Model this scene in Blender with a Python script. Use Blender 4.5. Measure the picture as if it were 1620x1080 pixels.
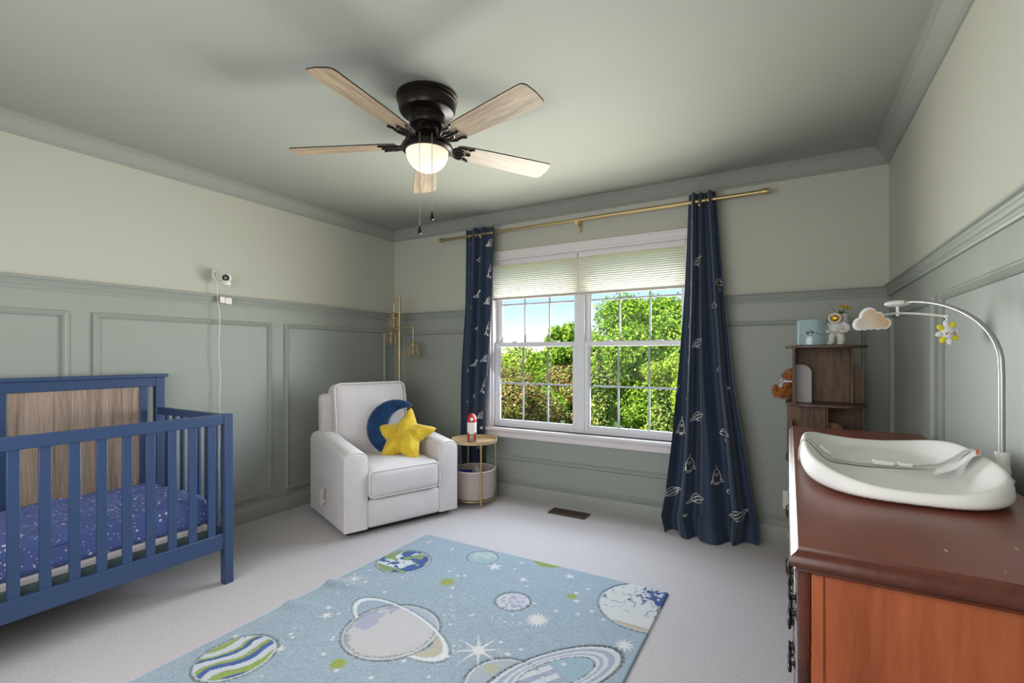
import bpy, bmesh, math, random
import numpy as np
from mathutils import Vector, Matrix
random.seed(7); rng = np.random.default_rng(7)
for o in list(bpy.data.objects): bpy.data.objects.remove(o)
SC = bpy.context.scene
COL = SC.collection
PI = math.pi
W = 3.935          # room width (x), back wall with the window at y=0, left wall x=0
YR = -3.80         # rear wall
HC = 2.44          # ceiling

# ------------------------------------------------------------------ camera
cd = bpy.data.cameras.new('camera'); cam = bpy.data.objects.new('camera', cd); COL.objects.link(cam)
cam.location = (3.424, -3.551, 1.2235)
cam.rotation_euler = (PI/2, 0, 0.5256)
cd.sensor_width = 36.0; cd.sensor_fit = 'HORIZONTAL'
cd.lens = 755.26/1620*36.0
cd.shift_y = 20.5/1620
cd.clip_start = 0.02
SC.camera = cam

# ------------------------------------------------------------------ view
SC.view_settings.view_transform = 'Standard'
SC.view_settings.look = 'None'
SC.view_settings.exposure = 0.0
SC.view_settings.gamma = 1.0
SC.view_settings.use_curve_mapping = False

# ------------------------------------------------------------------ world sky
wd = bpy.data.worlds.new('sky'); SC.world = wd; wd.use_nodes = True
nt = wd.node_tree; nt.nodes.clear()
out = nt.nodes.new('ShaderNodeOutputWorld'); bg = nt.nodes.new('ShaderNodeBackground')
sky = nt.nodes.new('ShaderNodeTexSky'); sky.sky_type = 'NISHITA'; sky.sun_disc = False
sky.sun_elevation = math.radians(48); sky.sun_rotation = math.radians(180+20); sky.altitude = 200
sky.air_density = 1.0; sky.dust_density = .15; sky.ozone_density = 3.0
bg.inputs['Strength'].default_value = 0.175
nt.links.new(sky.outputs[0], bg.inputs[0]); nt.links.new(bg.outputs[0], out.inputs[0])

# ------------------------------------------------------------------ lights
def light(name, kind, loc, rot, energy, color, **kw):
    l = bpy.data.lights.new(name, kind); l.energy = energy; l.color = color
    for k, v in kw.items(): setattr(l, k, v)
    o = bpy.data.objects.new(name, l); COL.objects.link(o); o.location = loc; o.rotation_euler = rot
    return o
# sun from behind the house, over the roof: lights the trees, not the room
light('sun', 'SUN', (0,0,8), (math.radians(48), 0, math.radians(-28)), 9.0, (1,.95,.82), angle=0.01)
# daylight entering by the two window halves: sky light falling to the floor, warm light of the sunlit garden going up
for i, (x, w) in enumerate(((1.54,.70),(2.42,.70))):
    light('window_sky_light', 'AREA', (x, -0.012, 1.17), (math.radians(-90+22), 0, 0), 17, (.74,.86,1.0), shape='RECTANGLE', size=w, size_y=1.02, spread=math.radians(140))
    light('window_garden_light', 'AREA', (x, -0.013, 1.17), (math.radians(-90-26), 0, 0), 26, (1.0,.985,.86), shape='RECTANGLE', size=w, size_y=1.02, spread=math.radians(130))
# added fill light behind the camera, in front of the closed rear wall
light('rear_fill_light', 'AREA', (2.1, YR+0.05, 1.15), (math.radians(90-8), 0, 0), 56, (.97,.98,1.0), shape='RECTANGLE', size=2.8, size_y=1.5)

# ------------------------------------------------------------------ materials
def srgb(r, g, b):
    f = lambda c: (c/255/12.92) if c/255 <= 0.04045 else ((c/255+0.055)/1.055)**2.4
    return (f(r), f(g), f(b), 1)
def mat(name, col, rough=0.6, metal=0.0, bump=0.0, bscale=200, var=0.0, vscale=3, sheen=0, spec=0.5, coat=0, stretch=None, col2=None, emit=None, estr=0, trans=0):
    m = bpy.data.materials.new(name); m.use_nodes = True; t = m.node_tree; N = t.nodes; L = t.links
    b = N['Principled BSDF']
    b.inputs['Base Color'].default_value = col; b.inputs['Roughness'].default_value = rough
    b.inputs['Metallic'].default_value = metal
    b.inputs['Specular IOR Level'].default_value = spec
    b.inputs['Coat Weight'].default_value = coat
    b.inputs['Coat Roughness'].default_value = 0.15
    b.inputs['Sheen Weight'].default_value = sheen
    b.inputs['Sheen Roughness'].default_value = 0.4
    b.inputs['Transmission Weight'].default_value = trans
    if emit: b.inputs['Emission Color'].default_value = emit; b.inputs['Emission Strength'].default_value = estr
    tc = N.new('ShaderNodeTexCoord'); mp = N.new('ShaderNodeMapping'); L.new(tc.outputs['Object'], mp.inputs[0])
    if stretch: mp.inputs['Scale'].default_value = stretch
    if var > 0 or col2:
        n = N.new('ShaderNodeTexNoise'); n.inputs['Scale'].default_value = vscale; n.inputs['Detail'].default_value = 6
        L.new(mp.outputs[0], n.inputs['Vector'])
        r = N.new('ShaderNodeValToRGB'); L.new(n.outputs['Fac'], r.inputs[0])
        c2 = col2 or tuple(c*(1-var) for c in col[:3])+(1,)
        r.color_ramp.elements[0].position = .35; r.color_ramp.elements[1].position = .65
        r.color_ramp.elements[0].color = c2; r.color_ramp.elements[1].color = col
        L.new(r.outputs[0], b.inputs['Base Color'])
    if bump > 0:
        n = N.new('ShaderNodeTexNoise'); n.inputs['Scale'].default_value = bscale; n.inputs['Detail'].default_value = 3
        L.new(mp.outputs[0], n.inputs['Vector'])
        bp = N.new('ShaderNodeBump'); bp.inputs['Strength'].default_value = bump; bp.inputs['Distance'].default_value = 0.002
        L.new(n.outputs['Fac'], bp.inputs['Height']); L.new(bp.outputs[0], b.inputs['Normal'])
    return m
def wood(name, dark, light_, axis='x', scale=6, rough=0.45, coat=0.0, gstr=14, contrast=(.3,.7), mid=None):
    m = bpy.data.materials.new(name); m.use_nodes = True; t = m.node_tree; N = t.nodes; L = t.links
    b = N['Principled BSDF']; b.inputs['Roughness'].default_value = rough; b.inputs['Coat Weight'].default_value = coat; b.inputs['Coat Roughness'].default_value = .2
    tc = N.new('ShaderNodeTexCoord'); mp = N.new('ShaderNodeMapping'); L.new(tc.outputs['Object'], mp.inputs[0])
    s = [gstr]*3; s['xyz'.index(axis)] = 1.0; mp.inputs['Scale'].default_value = s
    n = N.new('ShaderNodeTexNoise'); n.inputs['Scale'].default_value = scale*.25; n.inputs['Detail'].default_value = 8; n.inputs['Roughness'].default_value = .6; n.inputs['Distortion'].default_value = .6
    L.new(mp.outputs[0], n.inputs['Vector'])
    n2 = N.new('ShaderNodeTexNoise'); n2.inputs['Scale'].default_value = scale*2; n2.inputs['Detail'].default_value = 4; L.new(mp.outputs[0], n2.inputs['Vector'])
    mx = N.new('ShaderNodeMath'); mx.operation = 'MULTIPLY_ADD'; mx.inputs[1].default_value = .35; L.new(n2.outputs['Fac'], mx.inputs[0])
    ma = N.new('ShaderNodeMath'); ma.operation = 'MULTIPLY'; ma.inputs[1].default_value = .65; L.new(n.outputs['Fac'], ma.inputs[0]); L.new(ma.outputs[0], mx.inputs[2])
    r = N.new('ShaderNodeValToRGB'); L.new(mx.outputs[0], r.inputs[0])
    r.color_ramp.elements[0].position = contrast[0]; r.color_ramp.elements[0].color = dark
    r.color_ramp.elements[1].position = contrast[1]; r.color_ramp.elements[1].color = light_
    if mid:
        e = r.color_ramp.elements.new((contrast[0]+contrast[1])/2); e.color = mid
    L.new(r.outputs[0], b.inputs['Base Color'])
    bp = N.new('ShaderNodeBump'); bp.inputs['Strength'].default_value = .12; bp.inputs['Distance'].default_value = .001
    L.new(n2.outputs['Fac'], bp.inputs['Height']); L.new(bp.outputs[0], b.inputs['Normal'])
    return m
def add_scratches(m):
    t = m.node_tree; N = t.nodes; L = t.links; b = N['Principled BSDF']; src = b.inputs['Base Color'].links[0].from_socket
    tc = N.new('ShaderNodeTexCoord'); mp = N.new('ShaderNodeMapping'); mp.inputs['Scale'].default_value = (1, .35, 1); mp.inputs['Rotation'].default_value = (0, 0, .7); L.new(tc.outputs['Object'], mp.inputs[0])
    v = N.new('ShaderNodeTexVoronoi'); v.inputs['Scale'].default_value = 34; L.new(mp.outputs[0], v.inputs['Vector'])
    c = N.new('ShaderNodeMath'); c.operation = 'LESS_THAN'; c.inputs[1].default_value = .085; L.new(v.outputs['Distance'], c.inputs[0])
    n = N.new('ShaderNodeTexNoise'); n.inputs['Scale'].default_value = 6; L.new(tc.outputs['Object'], n.inputs['Vector'])
    g = N.new('ShaderNodeMath'); g.operation = 'GREATER_THAN'; g.inputs[1].default_value = .52; L.new(n.outputs['Fac'], g.inputs[0])
    q = N.new('ShaderNodeMath'); q.operation = 'MULTIPLY'; L.new(c.outputs[0], q.inputs[0]); L.new(g.outputs[0], q.inputs[1])
    x = N.new('ShaderNodeMix'); x.data_type = 'RGBA'; x.inputs[7].default_value = srgb(196,150,132); L.new(q.outputs[0], x.inputs[0]); L.new(src, x.inputs[6]); L.new(x.outputs[2], b.inputs['Base Color'])
def attr_mat(name, rough=.9, bump=0.0, bscale=300, sheen=0, spec=.3, transl=0):
    m = bpy.data.materials.new(name); m.use_nodes = True; t = m.node_tree; N = t.nodes; L = t.links
    b = N['Principled BSDF']; b.inputs['Roughness'].default_value = rough; b.inputs['Specular IOR Level'].default_value = spec; b.inputs['Sheen Weight'].default_value = sheen
    a = N.new('ShaderNodeAttribute'); a.attribute_name = 'Col'; L.new(a.outputs['Color'], b.inputs['Base Color'])
    if bump:
        tc = N.new('ShaderNodeTexCoord'); n = N.new('ShaderNodeTexNoise'); n.inputs['Scale'].default_value = bscale; L.new(tc.outputs['Object'], n.inputs['Vector'])
        bp = N.new('ShaderNodeBump'); bp.inputs['Strength'].default_value = bump; bp.inputs['Distance'].default_value = .004; L.new(n.outputs['Fac'], bp.inputs['Height']); L.new(bp.outputs[0], b.inputs['Normal'])
    if transl:
        tr = N.new('ShaderNodeBsdfTranslucent'); L.new(a.outputs['Color'], tr.inputs['Color'])
        mx = N.new('ShaderNodeMixShader'); mx.inputs[0].default_value = transl
        L.new(b.outputs[0], mx.inputs[1]); L.new(tr.outputs[0], mx.inputs[2]); L.new(mx.outputs[0], N['Material Output'].inputs[0])
    return m
M = {}
M['wall_up'] = mat('upper_wall_paint', srgb(184,182,170), .75, bump=.05, bscale=500)
M['wall_lo'] = mat('sage_paint', srgb(150,154,146), .5, bump=.04, bscale=400)
M['ceil'] = mat('ceiling_paint', srgb(147,149,141), .8, bump=.04, bscale=400)
M['white'] = mat('white_trim_paint', srgb(225,216,216), .35)
M['vinyl'] = mat('white_vinyl', srgb(228,226,230), .35)
M['grille'] = mat('grille_vinyl', srgb(160,160,166), .4)
M['carpet'] = mat('carpet', srgb(196,189,190), .95, bump=.9, bscale=420, var=.16, vscale=120, spec=.15, sheen=.2)
M['navy'] = mat('navy_paint', srgb(50,70,105), .38)
M['crib_in'] = mat('dark_metal_support', srgb(70,85,85), .5)
M['cribwood'] = wood('grey_brown_oak', srgb(112,92,80), srgb(172,150,134), 'z', 4, .6, gstr=26, contrast=(.36,.64))
M['fanwood'] = wood('pale_fan_wood', srgb(104,88,74), srgb(166,146,120), 'x', 10, .5, gstr=14, contrast=(.34,.6))
M['black'] = mat('black_edge', srgb(24,24,26), .4)
M['bronze'] = mat('oil_rubbed_bronze', srgb(46,37,34), .35, .75)
M['bronze_d'] = mat('dark_bronze_iron', srgb(34,30,32), .3, .6)
M['brass'] = mat('brushed_brass', srgb(190,166,118), .35, .85)
M['gold'] = mat('gold_metal', srgb(205,176,120), .35, .85)
M['fabric'] = mat('light_grey_upholstery', srgb(212,205,205), .9, bump=.25, bscale=900, sheen=.35, var=.05, vscale=8, spec=.2)
M['piping'] = mat('grey_piping', srgb(226,220,216), .8)
M['velvet_b'] = mat('blue_velvet', srgb(14,62,104), .65, sheen=.8, spec=.2, bump=.1, bscale=60, col2=srgb(10,44,84), vscale=14)
M['velvet_y'] = mat('yellow_velvet', srgb(226,192,58), .7, sheen=.5, spec=.2, bump=.1, bscale=60, col2=srgb(200,164,40), vscale=14)
M['curtain'] = mat('navy_curtain_fabric', srgb(44,58,80), .6, spec=.3, sheen=.3, bump=.1, bscale=900)
M['foil'] = mat('silver_foil_print', srgb(228,224,218), .35, .3)
M['cream'] = mat('cream_toy_board_glare', srgb(170,166,168), .5)
M['plastic'] = mat('white_plastic', srgb(226,222,216), .4)
M['padgrey'] = mat('pale_grey_foam', srgb(232,230,226), .8, bump=.08, bscale=300)
M['strap'] = mat('grey_strap_webbing', srgb(188,184,178), .8)
M['steel'] = mat('brushed_steel', srgb(168,168,166), .35, .7)
M['cherry'] = wood('cherry_veneer_side', srgb(128,60,34), srgb(176,96,58), 'z', 4, .32, .15, gstr=9, contrast=(.3,.68))
M['cherry_top'] = wood('dark_cherry_top', srgb(96,46,34), srgb(134,70,52), 'y', 3, .38, .12, gstr=7, contrast=(.3,.7))
add_scratches(M['cherry_top'])
M['cherry_dk'] = wood('dark_cherry_moulding', srgb(52,22,16), srgb(96,46,32), 'y', 4, .3, .3, gstr=8)
M['rustic'] = wood('rustic_brown_board', srgb(34,25,19), srgb(136,98,62), 'z', 5, .5, gstr=6, contrast=(.32,.68))
M['rustic_h'] = wood('rustic_brown_shelf', srgb(50,34,28), srgb(104,76,60), 'x', 5, .45, gstr=6, contrast=(.32,.68))
M['rubber'] = mat('black_rubber', srgb(22,22,24), .7)
M['red'] = mat('red_plastic', srgb(190,30,40), .4)
M['white_g'] = mat('frosted_white', srgb(235,232,228), .4)
M['tray'] = mat('brass_tray_wood', srgb(198,170,128), .4, .25)
M['basket'] = mat('mauve_grey_felt', srgb(176,162,156), .9, bump=.3, bscale=300)
M['basket_rim'] = mat('pale_rim', srgb(214,206,202), .8)
M['toyblue'] = mat('toy_blue', srgb(20,50,140), .6)
M['toyred'] = mat('toy_red', srgb(120,30,40), .6)
M['teddy'] = mat('teddy_plush', srgb(164,100,44), .95, bump=1.0, bscale=160, col2=srgb(112,62,24), vscale=60, sheen=.5)
M['teddyw'] = mat('white_bow_fabric', srgb(222,216,222), .8)
M['ceramic'] = mat('matte_white_ceramic', srgb(206,202,196), .5)
M['potblue'] = mat('pale_blue_glaze', srgb(150,172,176), .12, coat=.5)
M['visor'] = mat('gold_visor', srgb(230,180,70), .12, 1.0)
M['petal'] = mat('yellow_petals', srgb(238,196,20), .6)
M['leafg'] = mat('green_stem', srgb(62,92,36), .6)
M['mint'] = mat('pale_fern', srgb(120,140,110), .6)
M['cloudm'] = mat('iridescent_mirror', srgb(238,226,214), .18, .35, col2=srgb(232,184,140), vscale=9)
M['sunw'] = mat('white_plush', srgb(232,230,232), .9)
M['suny'] = mat('yellow_plush', srgb(232,214,40), .9)
M['blush'] = mat('blush_felt', srgb(220,120,90), .9)
M['orange'] = mat('orange_tag', srgb(220,110,60), .6)
M['paper'] = mat('white_label', srgb(232,230,228), .7)
M['vent'] = mat('brown_vent_metal', srgb(92,80,62), .45, .5)
M['ventd'] = mat('vent_dark', srgb(24,20,18), .8)
M['bark'] = mat('bark', srgb(84,66,50), .9)
M['grass'] = mat('lawn_grass', srgb(90,120,50), .95, var=.3, vscale=2)
M['leaf'] = attr_mat('leaves', .6, spec=.3, transl=.35)
M['rug'] = attr_mat('rug_pile', .95, .8, 500, .2, .15)
M['lens'] = mat('camera_lens_black', srgb(18,18,20), .15)
M['bulbglow'] = mat('frosted_bowl_glass', srgb(245,225,195), .3, emit=(1,.80,.55,1), estr=.9)
M['bulb'] = mat('lit_bulb', (1,.9,.7,1), .3, emit=(1,.82,.55,1), estr=6)
M['amber'] = mat('amber_bulb_glass', srgb(220,180,140), .1, trans=.5)

def glass_mat():
    m = bpy.data.materials.new('window_glass'); m.use_nodes = True; t = m.node_tree; N = t.nodes; L = t.links
    N.clear(); o = N.new('ShaderNodeOutputMaterial'); tr = N.new('ShaderNodeBsdfTransparent'); g = N.new('ShaderNodeBsdfGlossy'); g.inputs['Roughness'].default_value = .02
    f = N.new('ShaderNodeFresnel'); f.inputs[0].default_value = 1.14; mx = N.new('ShaderNodeMixShader')
    L.new(f.outputs[0], mx.inputs[0]); L.new(tr.outputs[0], mx.inputs[1]); L.new(g.outputs[0], mx.inputs[2]); L.new(mx.outputs[0], o.inputs[0])
    return m
M['glass'] = glass_mat()
def shade_mat():
    m = bpy.data.materials.new('cellular_shade_fabric'); m.use_nodes = True; t = m.node_tree; N = t.nodes; L = t.links
    N.clear(); o = N.new('ShaderNodeOutputMaterial'); d = N.new('ShaderNodeBsdfDiffuse'); tr = N.new('ShaderNodeBsdfTranslucent'); mx = N.new('ShaderNodeMixShader')
    d.inputs[0].default_value = srgb(244,234,214); tr.inputs[0].default_value = (.99,.95,.84,1); mx.inputs[0].default_value = .88
    L.new(d.outputs[0], mx.inputs[1]); L.new(tr.outputs[0], mx.inputs[2]); L.new(mx.outputs[0], o.inputs[0])
    return m
M['shade'] = shade_mat()
def sheet_mat():
    m = bpy.data.materials.new('starry_blue_sheet'); m.use_nodes = True; t = m.node_tree; N = t.nodes; L = t.links
    b = N['Principled BSDF']; b.inputs['Roughness'].default_value = .8
    tc = N.new('ShaderNodeTexCoord')
    def dots(sc, thr):
        v = N.new('ShaderNodeTexVoronoi'); v.inputs['Scale'].default_value = sc; L.new(tc.outputs['Object'], v.inputs['Vector'])
        c = N.new('ShaderNodeMath'); c.operation = 'LESS_THAN'; c.inputs[1].default_value = thr; L.new(v.outputs['Distance'], c.inputs[0]); return c
    a = dots(26, .17); c = dots(60, .16)
    mxx = N.new('ShaderNodeMath'); mxx.operation = 'MAXIMUM'; L.new(a.outputs[0], mxx.inputs[0]); L.new(c.outputs[0], mxx.inputs[1])
    mix = N.new('ShaderNodeMix'); mix.data_type = 'RGBA'; mix.inputs[6].default_value = srgb(92,108,170); mix.inputs[7].default_value = srgb(220,224,240)
    L.new(mxx.outputs[0], mix.inputs[0]); L.new(mix.outputs[2], b.inputs['Base Color'])
    return m
M['sheet'] = sheet_mat()

# ------------------------------------------------------------------ mesh builder
class MB:
    def __init__(s): s.v = []; s.f = []; s.m = []
    def add(s, vs, fs, mi=0):
        b = len(s.v); s.v += [tuple(v) for v in vs]; s.f += [tuple(i+b for i in f) for f in fs]; s.m += [mi]*len(fs); return s
    def box(s, lo, hi, mi=0):
        x0,y0,z0 = lo; x1,y1,z1 = hi
        vs = [(x0,y0,z0),(x1,y0,z0),(x1,y1,z0),(x0,y1,z0),(x0,y0,z1),(x1,y0,z1),(x1,y1,z1),(x0,y1,z1)]
        return s.add(vs, [(0,3,2,1),(4,5,6,7),(0,1,5,4),(1,2,6,5),(2,3,7,6),(3,0,4,7)], mi)
    def obox(s, mtx, size, mi=0):
        a,b,c = (d/2 for d in size)
        vs = [mtx @ Vector(p) for p in [(-a,-b,-c),(a,-b,-c),(a,b,-c),(-a,b,-c),(-a,-b,c),(a,-b,c),(a,b,c),(-a,b,c)]]
        return s.add(vs, [(0,3,2,1),(4,5,6,7),(0,1,5,4),(1,2,6,5),(2,3,7,6),(3,0,4,7)], mi)
    def tube(s, pts, r, n=10, closed=False, mi=0, flat=None):
        pts = [Vector(p) for p in pts]; k = len(pts); rr = r if hasattr(r, '__len__') else [r]*k
        vs = []; prev = None
        for i, p in enumerate(pts):
            if closed: t = pts[(i+1) % k]-pts[i-1]
            else: t = pts[min(i+1,k-1)]-pts[max(i-1,0)]
            if t.length < 1e-9: t = Vector((0,0,1))
            t.normalize()
            if prev is None:
                a = Vector((0,0,1)) if abs(t.z) < .9 else Vector((1,0,0)); u = t.cross(a).normalized()
            else:
                u = prev-t*prev.dot(t); u.normalize()
            prev = u; w = t.cross(u)
            for j in range(n):
                an = 2*PI*j/n; ca, sa = math.cos(an), math.sin(an)
                if flat: ca *= flat[0]; sa *= flat[1]
                vs.append(p+(u*ca+w*sa)*rr[i])
        fs = []
        for i in range(k if closed else k-1):
            i2 = (i+1) % k
            for j in range(n): fs.append((i*n+j, i*n+(j+1)%n, i2*n+(j+1)%n, i2*n+j))
        if not closed: fs += [tuple(range(n))[::-1], tuple((k-1)*n+j for j in range(n))]
        return s.add(vs, fs, mi)
    def lathe(s, prof, c=(0,0,0), n=32, mi=0, M4=None, cap=True):
        vs = []; k = len(prof)
        for r, z in prof:
            for j in range(n):
                a = 2*PI*j/n; p = Vector((r*math.cos(a), r*math.sin(a), z))
                if M4 is not None: p = M4 @ p
                vs.append(p+Vector(c))
        fs = []
        for i in range(k-1):
            for j in range(n): fs.append((i*n+j, i*n+(j+1)%n, (i+1)*n+(j+1)%n, (i+1)*n+j))
        if cap: fs += [tuple(range(n))[::-1], tuple((k-1)*n+j for j in range(n))]
        return s.add(vs, fs, mi)
    def grid(s, fn, nu, nv, mi=0, cu=False):
        vs = [fn(i/(nu-(0 if cu else 1)), j/(nv-1)) for i in range(nu) for j in range(nv)]
        fs = [(i*nv+j, ((i+1)%nu)*nv+j, ((i+1)%nu)*nv+j+1, i*nv+j+1) for i in range(nu if cu else nu-1) for j in range(nv-1)]
        return s.add(vs, fs, mi)
    def prism(s, poly, mtx, h, mi=0):      # polygon in local xy, extruded along +z by h
        n = len(poly); vs = [mtx @ Vector((x,y,0)) for x,y in poly]+[mtx @ Vector((x,y,h)) for x,y in poly]
        fs = [tuple(range(n))[::-1], tuple(range(n,2*n))]+[(i,(i+1)%n,n+(i+1)%n,n+i) for i in range(n)]
        return s.add(vs, fs, mi)
    def ell(s, c, r, n=16, mi=0, M4=None):
        prof = [(max(1e-4,math.sin(PI*i/(n//2))), -math.cos(PI*i/(n//2))) for i in range(n//2+1)]
        R = M4 if M4 is not None else Matrix.Identity(4)
        T = Matrix.Translation(Vector(c)) @ R @ Matrix.Diagonal((r[0],r[1],r[2],1))
        return s.lathe(prof, (0,0,0), n, mi, T)
    def build(s, name, mats, parent=None, bevel=0, seg=2, smooth=True, angle=35, subsurf=0):
        me = bpy.data.meshes.new(name); me.from_pydata(s.v, [], s.f)
        if not isinstance(mats, (list, tuple)): mats = [mats]
        for m in mats: me.materials.append(m)
        if len(mats) > 1: me.polygons.foreach_set('material_index', s.m)
        bm = bmesh.new(); bm.from_mesh(me); bmesh.ops.recalc_face_normals(bm, faces=bm.faces); bm.to_mesh(me); bm.free()
        if smooth:
            me.polygons.foreach_set('use_smooth', [True]*len(me.polygons)); me.set_sharp_from_angle(angle=math.radians(angle))
        o = bpy.data.objects.new(name, me); COL.objects.link(o)
        if parent: o.parent = parent
        if bevel:
            b = o.modifiers.new('bevel', 'BEVEL'); b.width = bevel; b.segments = seg; b.limit_method = 'ANGLE'; b.angle_limit = math.radians(40); b.harden_normals = False
        if subsurf:
            u = o.modifiers.new('sub', 'SUBSURF'); u.levels = subsurf; u.render_levels = subsurf
        return o
def thing(name, label, cat, loc=(0,0,0), rz=0, group=None):
    o = bpy.data.objects.new(name, None); COL.objects.link(o); o.location = loc; o.rotation_euler = (0,0,rz); o.empty_display_size = .05
    o['label'] = label; o['category'] = cat
    if group: o['group'] = group
    return o
def tag(o, label, cat, group=None, kind=None):
    o['label'] = label; o['category'] = cat
    if group: o['group'] = group
    if kind: o['kind'] = kind
    return o
def struct(o, label=None, cat=None):
    o['kind'] = 'structure'
    if label: o['label'] = label
    if cat: o['category'] = cat
    return o
def rbox(mb, lo, hi, r, n=8, bulge=(0,0,0), mi=0, xf=None):
    """soft cushion block: rounded box with bulging faces"""
    lo = Vector(lo); hi = Vector(hi); c = (lo+hi)/2; h = (hi-lo)/2
    r = min(r, h.x, h.y, h.z)
    def pt(p):
        q = Vector([p[i]*h[i] for i in range(3)])
        inn = Vector([max(-(h[i]-r), min(h[i]-r, q[i])) for i in range(3)])
        d = q-inn
        if d.length > 1e-9: q = inn+d.normalized()*r
        for i in range(3):
            j, k = (i+1) % 3, (i+2) % 3
            q[i] += bulge[i]*p[i]*(1-p[j]**2)*(1-p[k]**2)
        q = c+q
        return xf(q) if xf else q
    # nonuniform spacing: dense near edges
    ts = [-1,-.97,-.9,-.8]+[-.8+1.6*i/(n) for i in range(1,n)]+[.8,.9,.97,1]
    k = len(ts)
    for ax in range(3):
        for sg in (-1, 1):
            vs = []
            for a in ts:
                for b in ts:
                    p = [0,0,0]; p[ax] = sg; p[(ax+1)%3] = a; p[(ax+2)%3] = b
                    vs.append(pt(p))
            fs = [(i*k+j,(i+1)*k+j,(i+1)*k+j+1,i*k+j+1) for i in range(k-1) for j in range(k-1)]
            if sg < 0: fs = [f[::-1] for f in fs]
            mb.add(vs, fs, mi)
    return mb
def merge(o, d=1e-5):
    bm = bmesh.new(); bm.from_mesh(o.data); bmesh.ops.remove_doubles(bm, verts=bm.verts, dist=d); bmesh.ops.recalc_face_normals(bm, faces=bm.faces); bm.to_mesh(o.data); bm.free()
    o.data.polygons.foreach_set('use_smooth', [True]*len(o.data.polygons)); return o

# ================================================================== ROOM SHELL
RZ = 1.60   # where the paint changes, behind the chair rail
T = .12
# window opening
WX0, WX1, WZ0, WZ1 = 1.157, 2.80, 0.592, 2.04
struct(MB().box((-T,YR-T,-.10),(W+T,T,0)).build('floor', M['carpet'], smooth=False), 'pale grey cut pile carpet', 'floor')
struct(MB().box((-T,YR-T,HC),(W+T,T,HC+.1)).build('ceiling', M['ceil'], smooth=False), 'sage grey painted flat ceiling', 'ceiling')
def wallmesh(name, boxes_lo, boxes_up, label):
    mb = MB()
    for lo, hi in boxes_lo: mb.box(lo, hi, 0)
    for lo, hi in boxes_up: mb.box(lo, hi, 1)
    return struct(mb.build(name, [M['wall_lo'], M['wall_up']], smooth=False), label, 'wall')
wallmesh('wall_left', [((-T,YR,0),(0,T,RZ))], [((-T,YR,RZ),(0,T,HC))], 'left wall with sage wainscot and greige paint above')
wallmesh('wall_right', [((W,YR,0),(W+T,T,RZ))], [((W,YR,RZ),(W+T,T,HC))], 'right wall with sage wainscot behind the dresser')
wallmesh('wall_rear', [((0,YR-T,0),(W,YR,RZ))], [((0,YR-T,RZ),(W,YR,HC))], 'wall behind the viewer')
wallmesh('wall_back', [((0,0,0),(W,T,WZ0)), ((0,0,WZ0),(WX0,T,RZ)), ((WX1,0,WZ0),(W,T,RZ))],
         [((0,0,RZ),(WX0,T,HC)), ((WX1,0,RZ),(W,T,HC)), ((WX0,0,WZ1),(WX1,T,HC))], 'window wall with sage wainscot')

def sweep(mb, prof, path, nrm, upv, closed=False, mi=0):
    """prof: list of (out, up); path: points; nrm/up per point"""
    k = len(prof); vs = []
    for p, n, u in zip(path, nrm, upv):
        for a, b in prof: vs.append(Vector(p)+Vector(n)*a+Vector(u)*b)
    fs = []; m = len(path)
    for i in range(m if closed else m-1):
        i2 = (i+1) % m
        for j in range(k): fs.append((i*k+j, i*k+(j+1)%k, i2*k+(j+1)%k, i2*k+j))
    if not closed: fs += [tuple(range(k))[::-1], tuple((m-1)*k+j for j in range(k))]
    mb.add(vs, fs, mi)
# horizontal runs around the room: four corners, mitred normals
corners = [(0,YR),(0,0),(W,0),(W,YR)]
cn = [(1,1),(1,-1),(-1,-1),(-1,1)]
def run(prof, z, i, j, mb):
    sweep(mb, prof, [(*corners[i],z),(*corners[j],z)], [(*cn[i],0),(*cn[j],0)], [(0,0,1)]*2)
crown = [(0,-.092),(.010,-.092),(.012,-.082),(.020,-.078),(.030,-.062),(.044,-.040),(.058,-.028),(.060,-.020),(.068,-.018),(.070,-.010),(.080,-.008),(.080,0),(0,0)]
rail = [(0,-.062),(.010,-.062),(.013,-.054),(.010,-.048),(.012,-.044),(.017,-.040),(.014,-.034),(.016,-.030),(.021,-.024),(.018,-.018),(.022,-.012),(.032,-.008),(.032,0),(0,0)]
base = [(0,0),(.015,0),(.015,.092),(.011,.104),(.006,.112),(0,.112)]
sides = [(0,1,'left'),(1,2,'back'),(2,3,'right')]
k = 1
for i, j, nm in sides:
    mb = MB(); run(crown, HC, i, j, mb); struct(mb.build('trim_%d' % k, M['ceil'], angle=25), 'sage crown moulding on the %s wall' % nm, 'trim'); k += 1
ZR = 1.6287
for i, j, nm in sides:
    mb = MB()
    if nm == 'back':
        for a, b in ((0,1.080),(2.878,W)):
            na = (1,-1,0) if a == 0 else (0,-1,0); nb = (-1,-1,0) if b == W else (0,-1,0)
            sweep(mb, rail, [(a,0,ZR),(b,0,ZR)], [na,nb], [(0,0,1)]*2)
    else: run(rail, ZR, i, j, mb)
    struct(mb.build('trim_%d' % k, M['wall_lo'], angle=25), 'sage stepped chair rail on the %s wall' % nm, 'trim'); k += 1
for i, j, nm in sides:
    mb = MB(); run(base, 0, i, j, mb); struct(mb.build('baseboard_%s' % nm, M['wall_lo'], angle=25), 'sage baseboard on the %s wall' % nm, 'baseboard')
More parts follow.
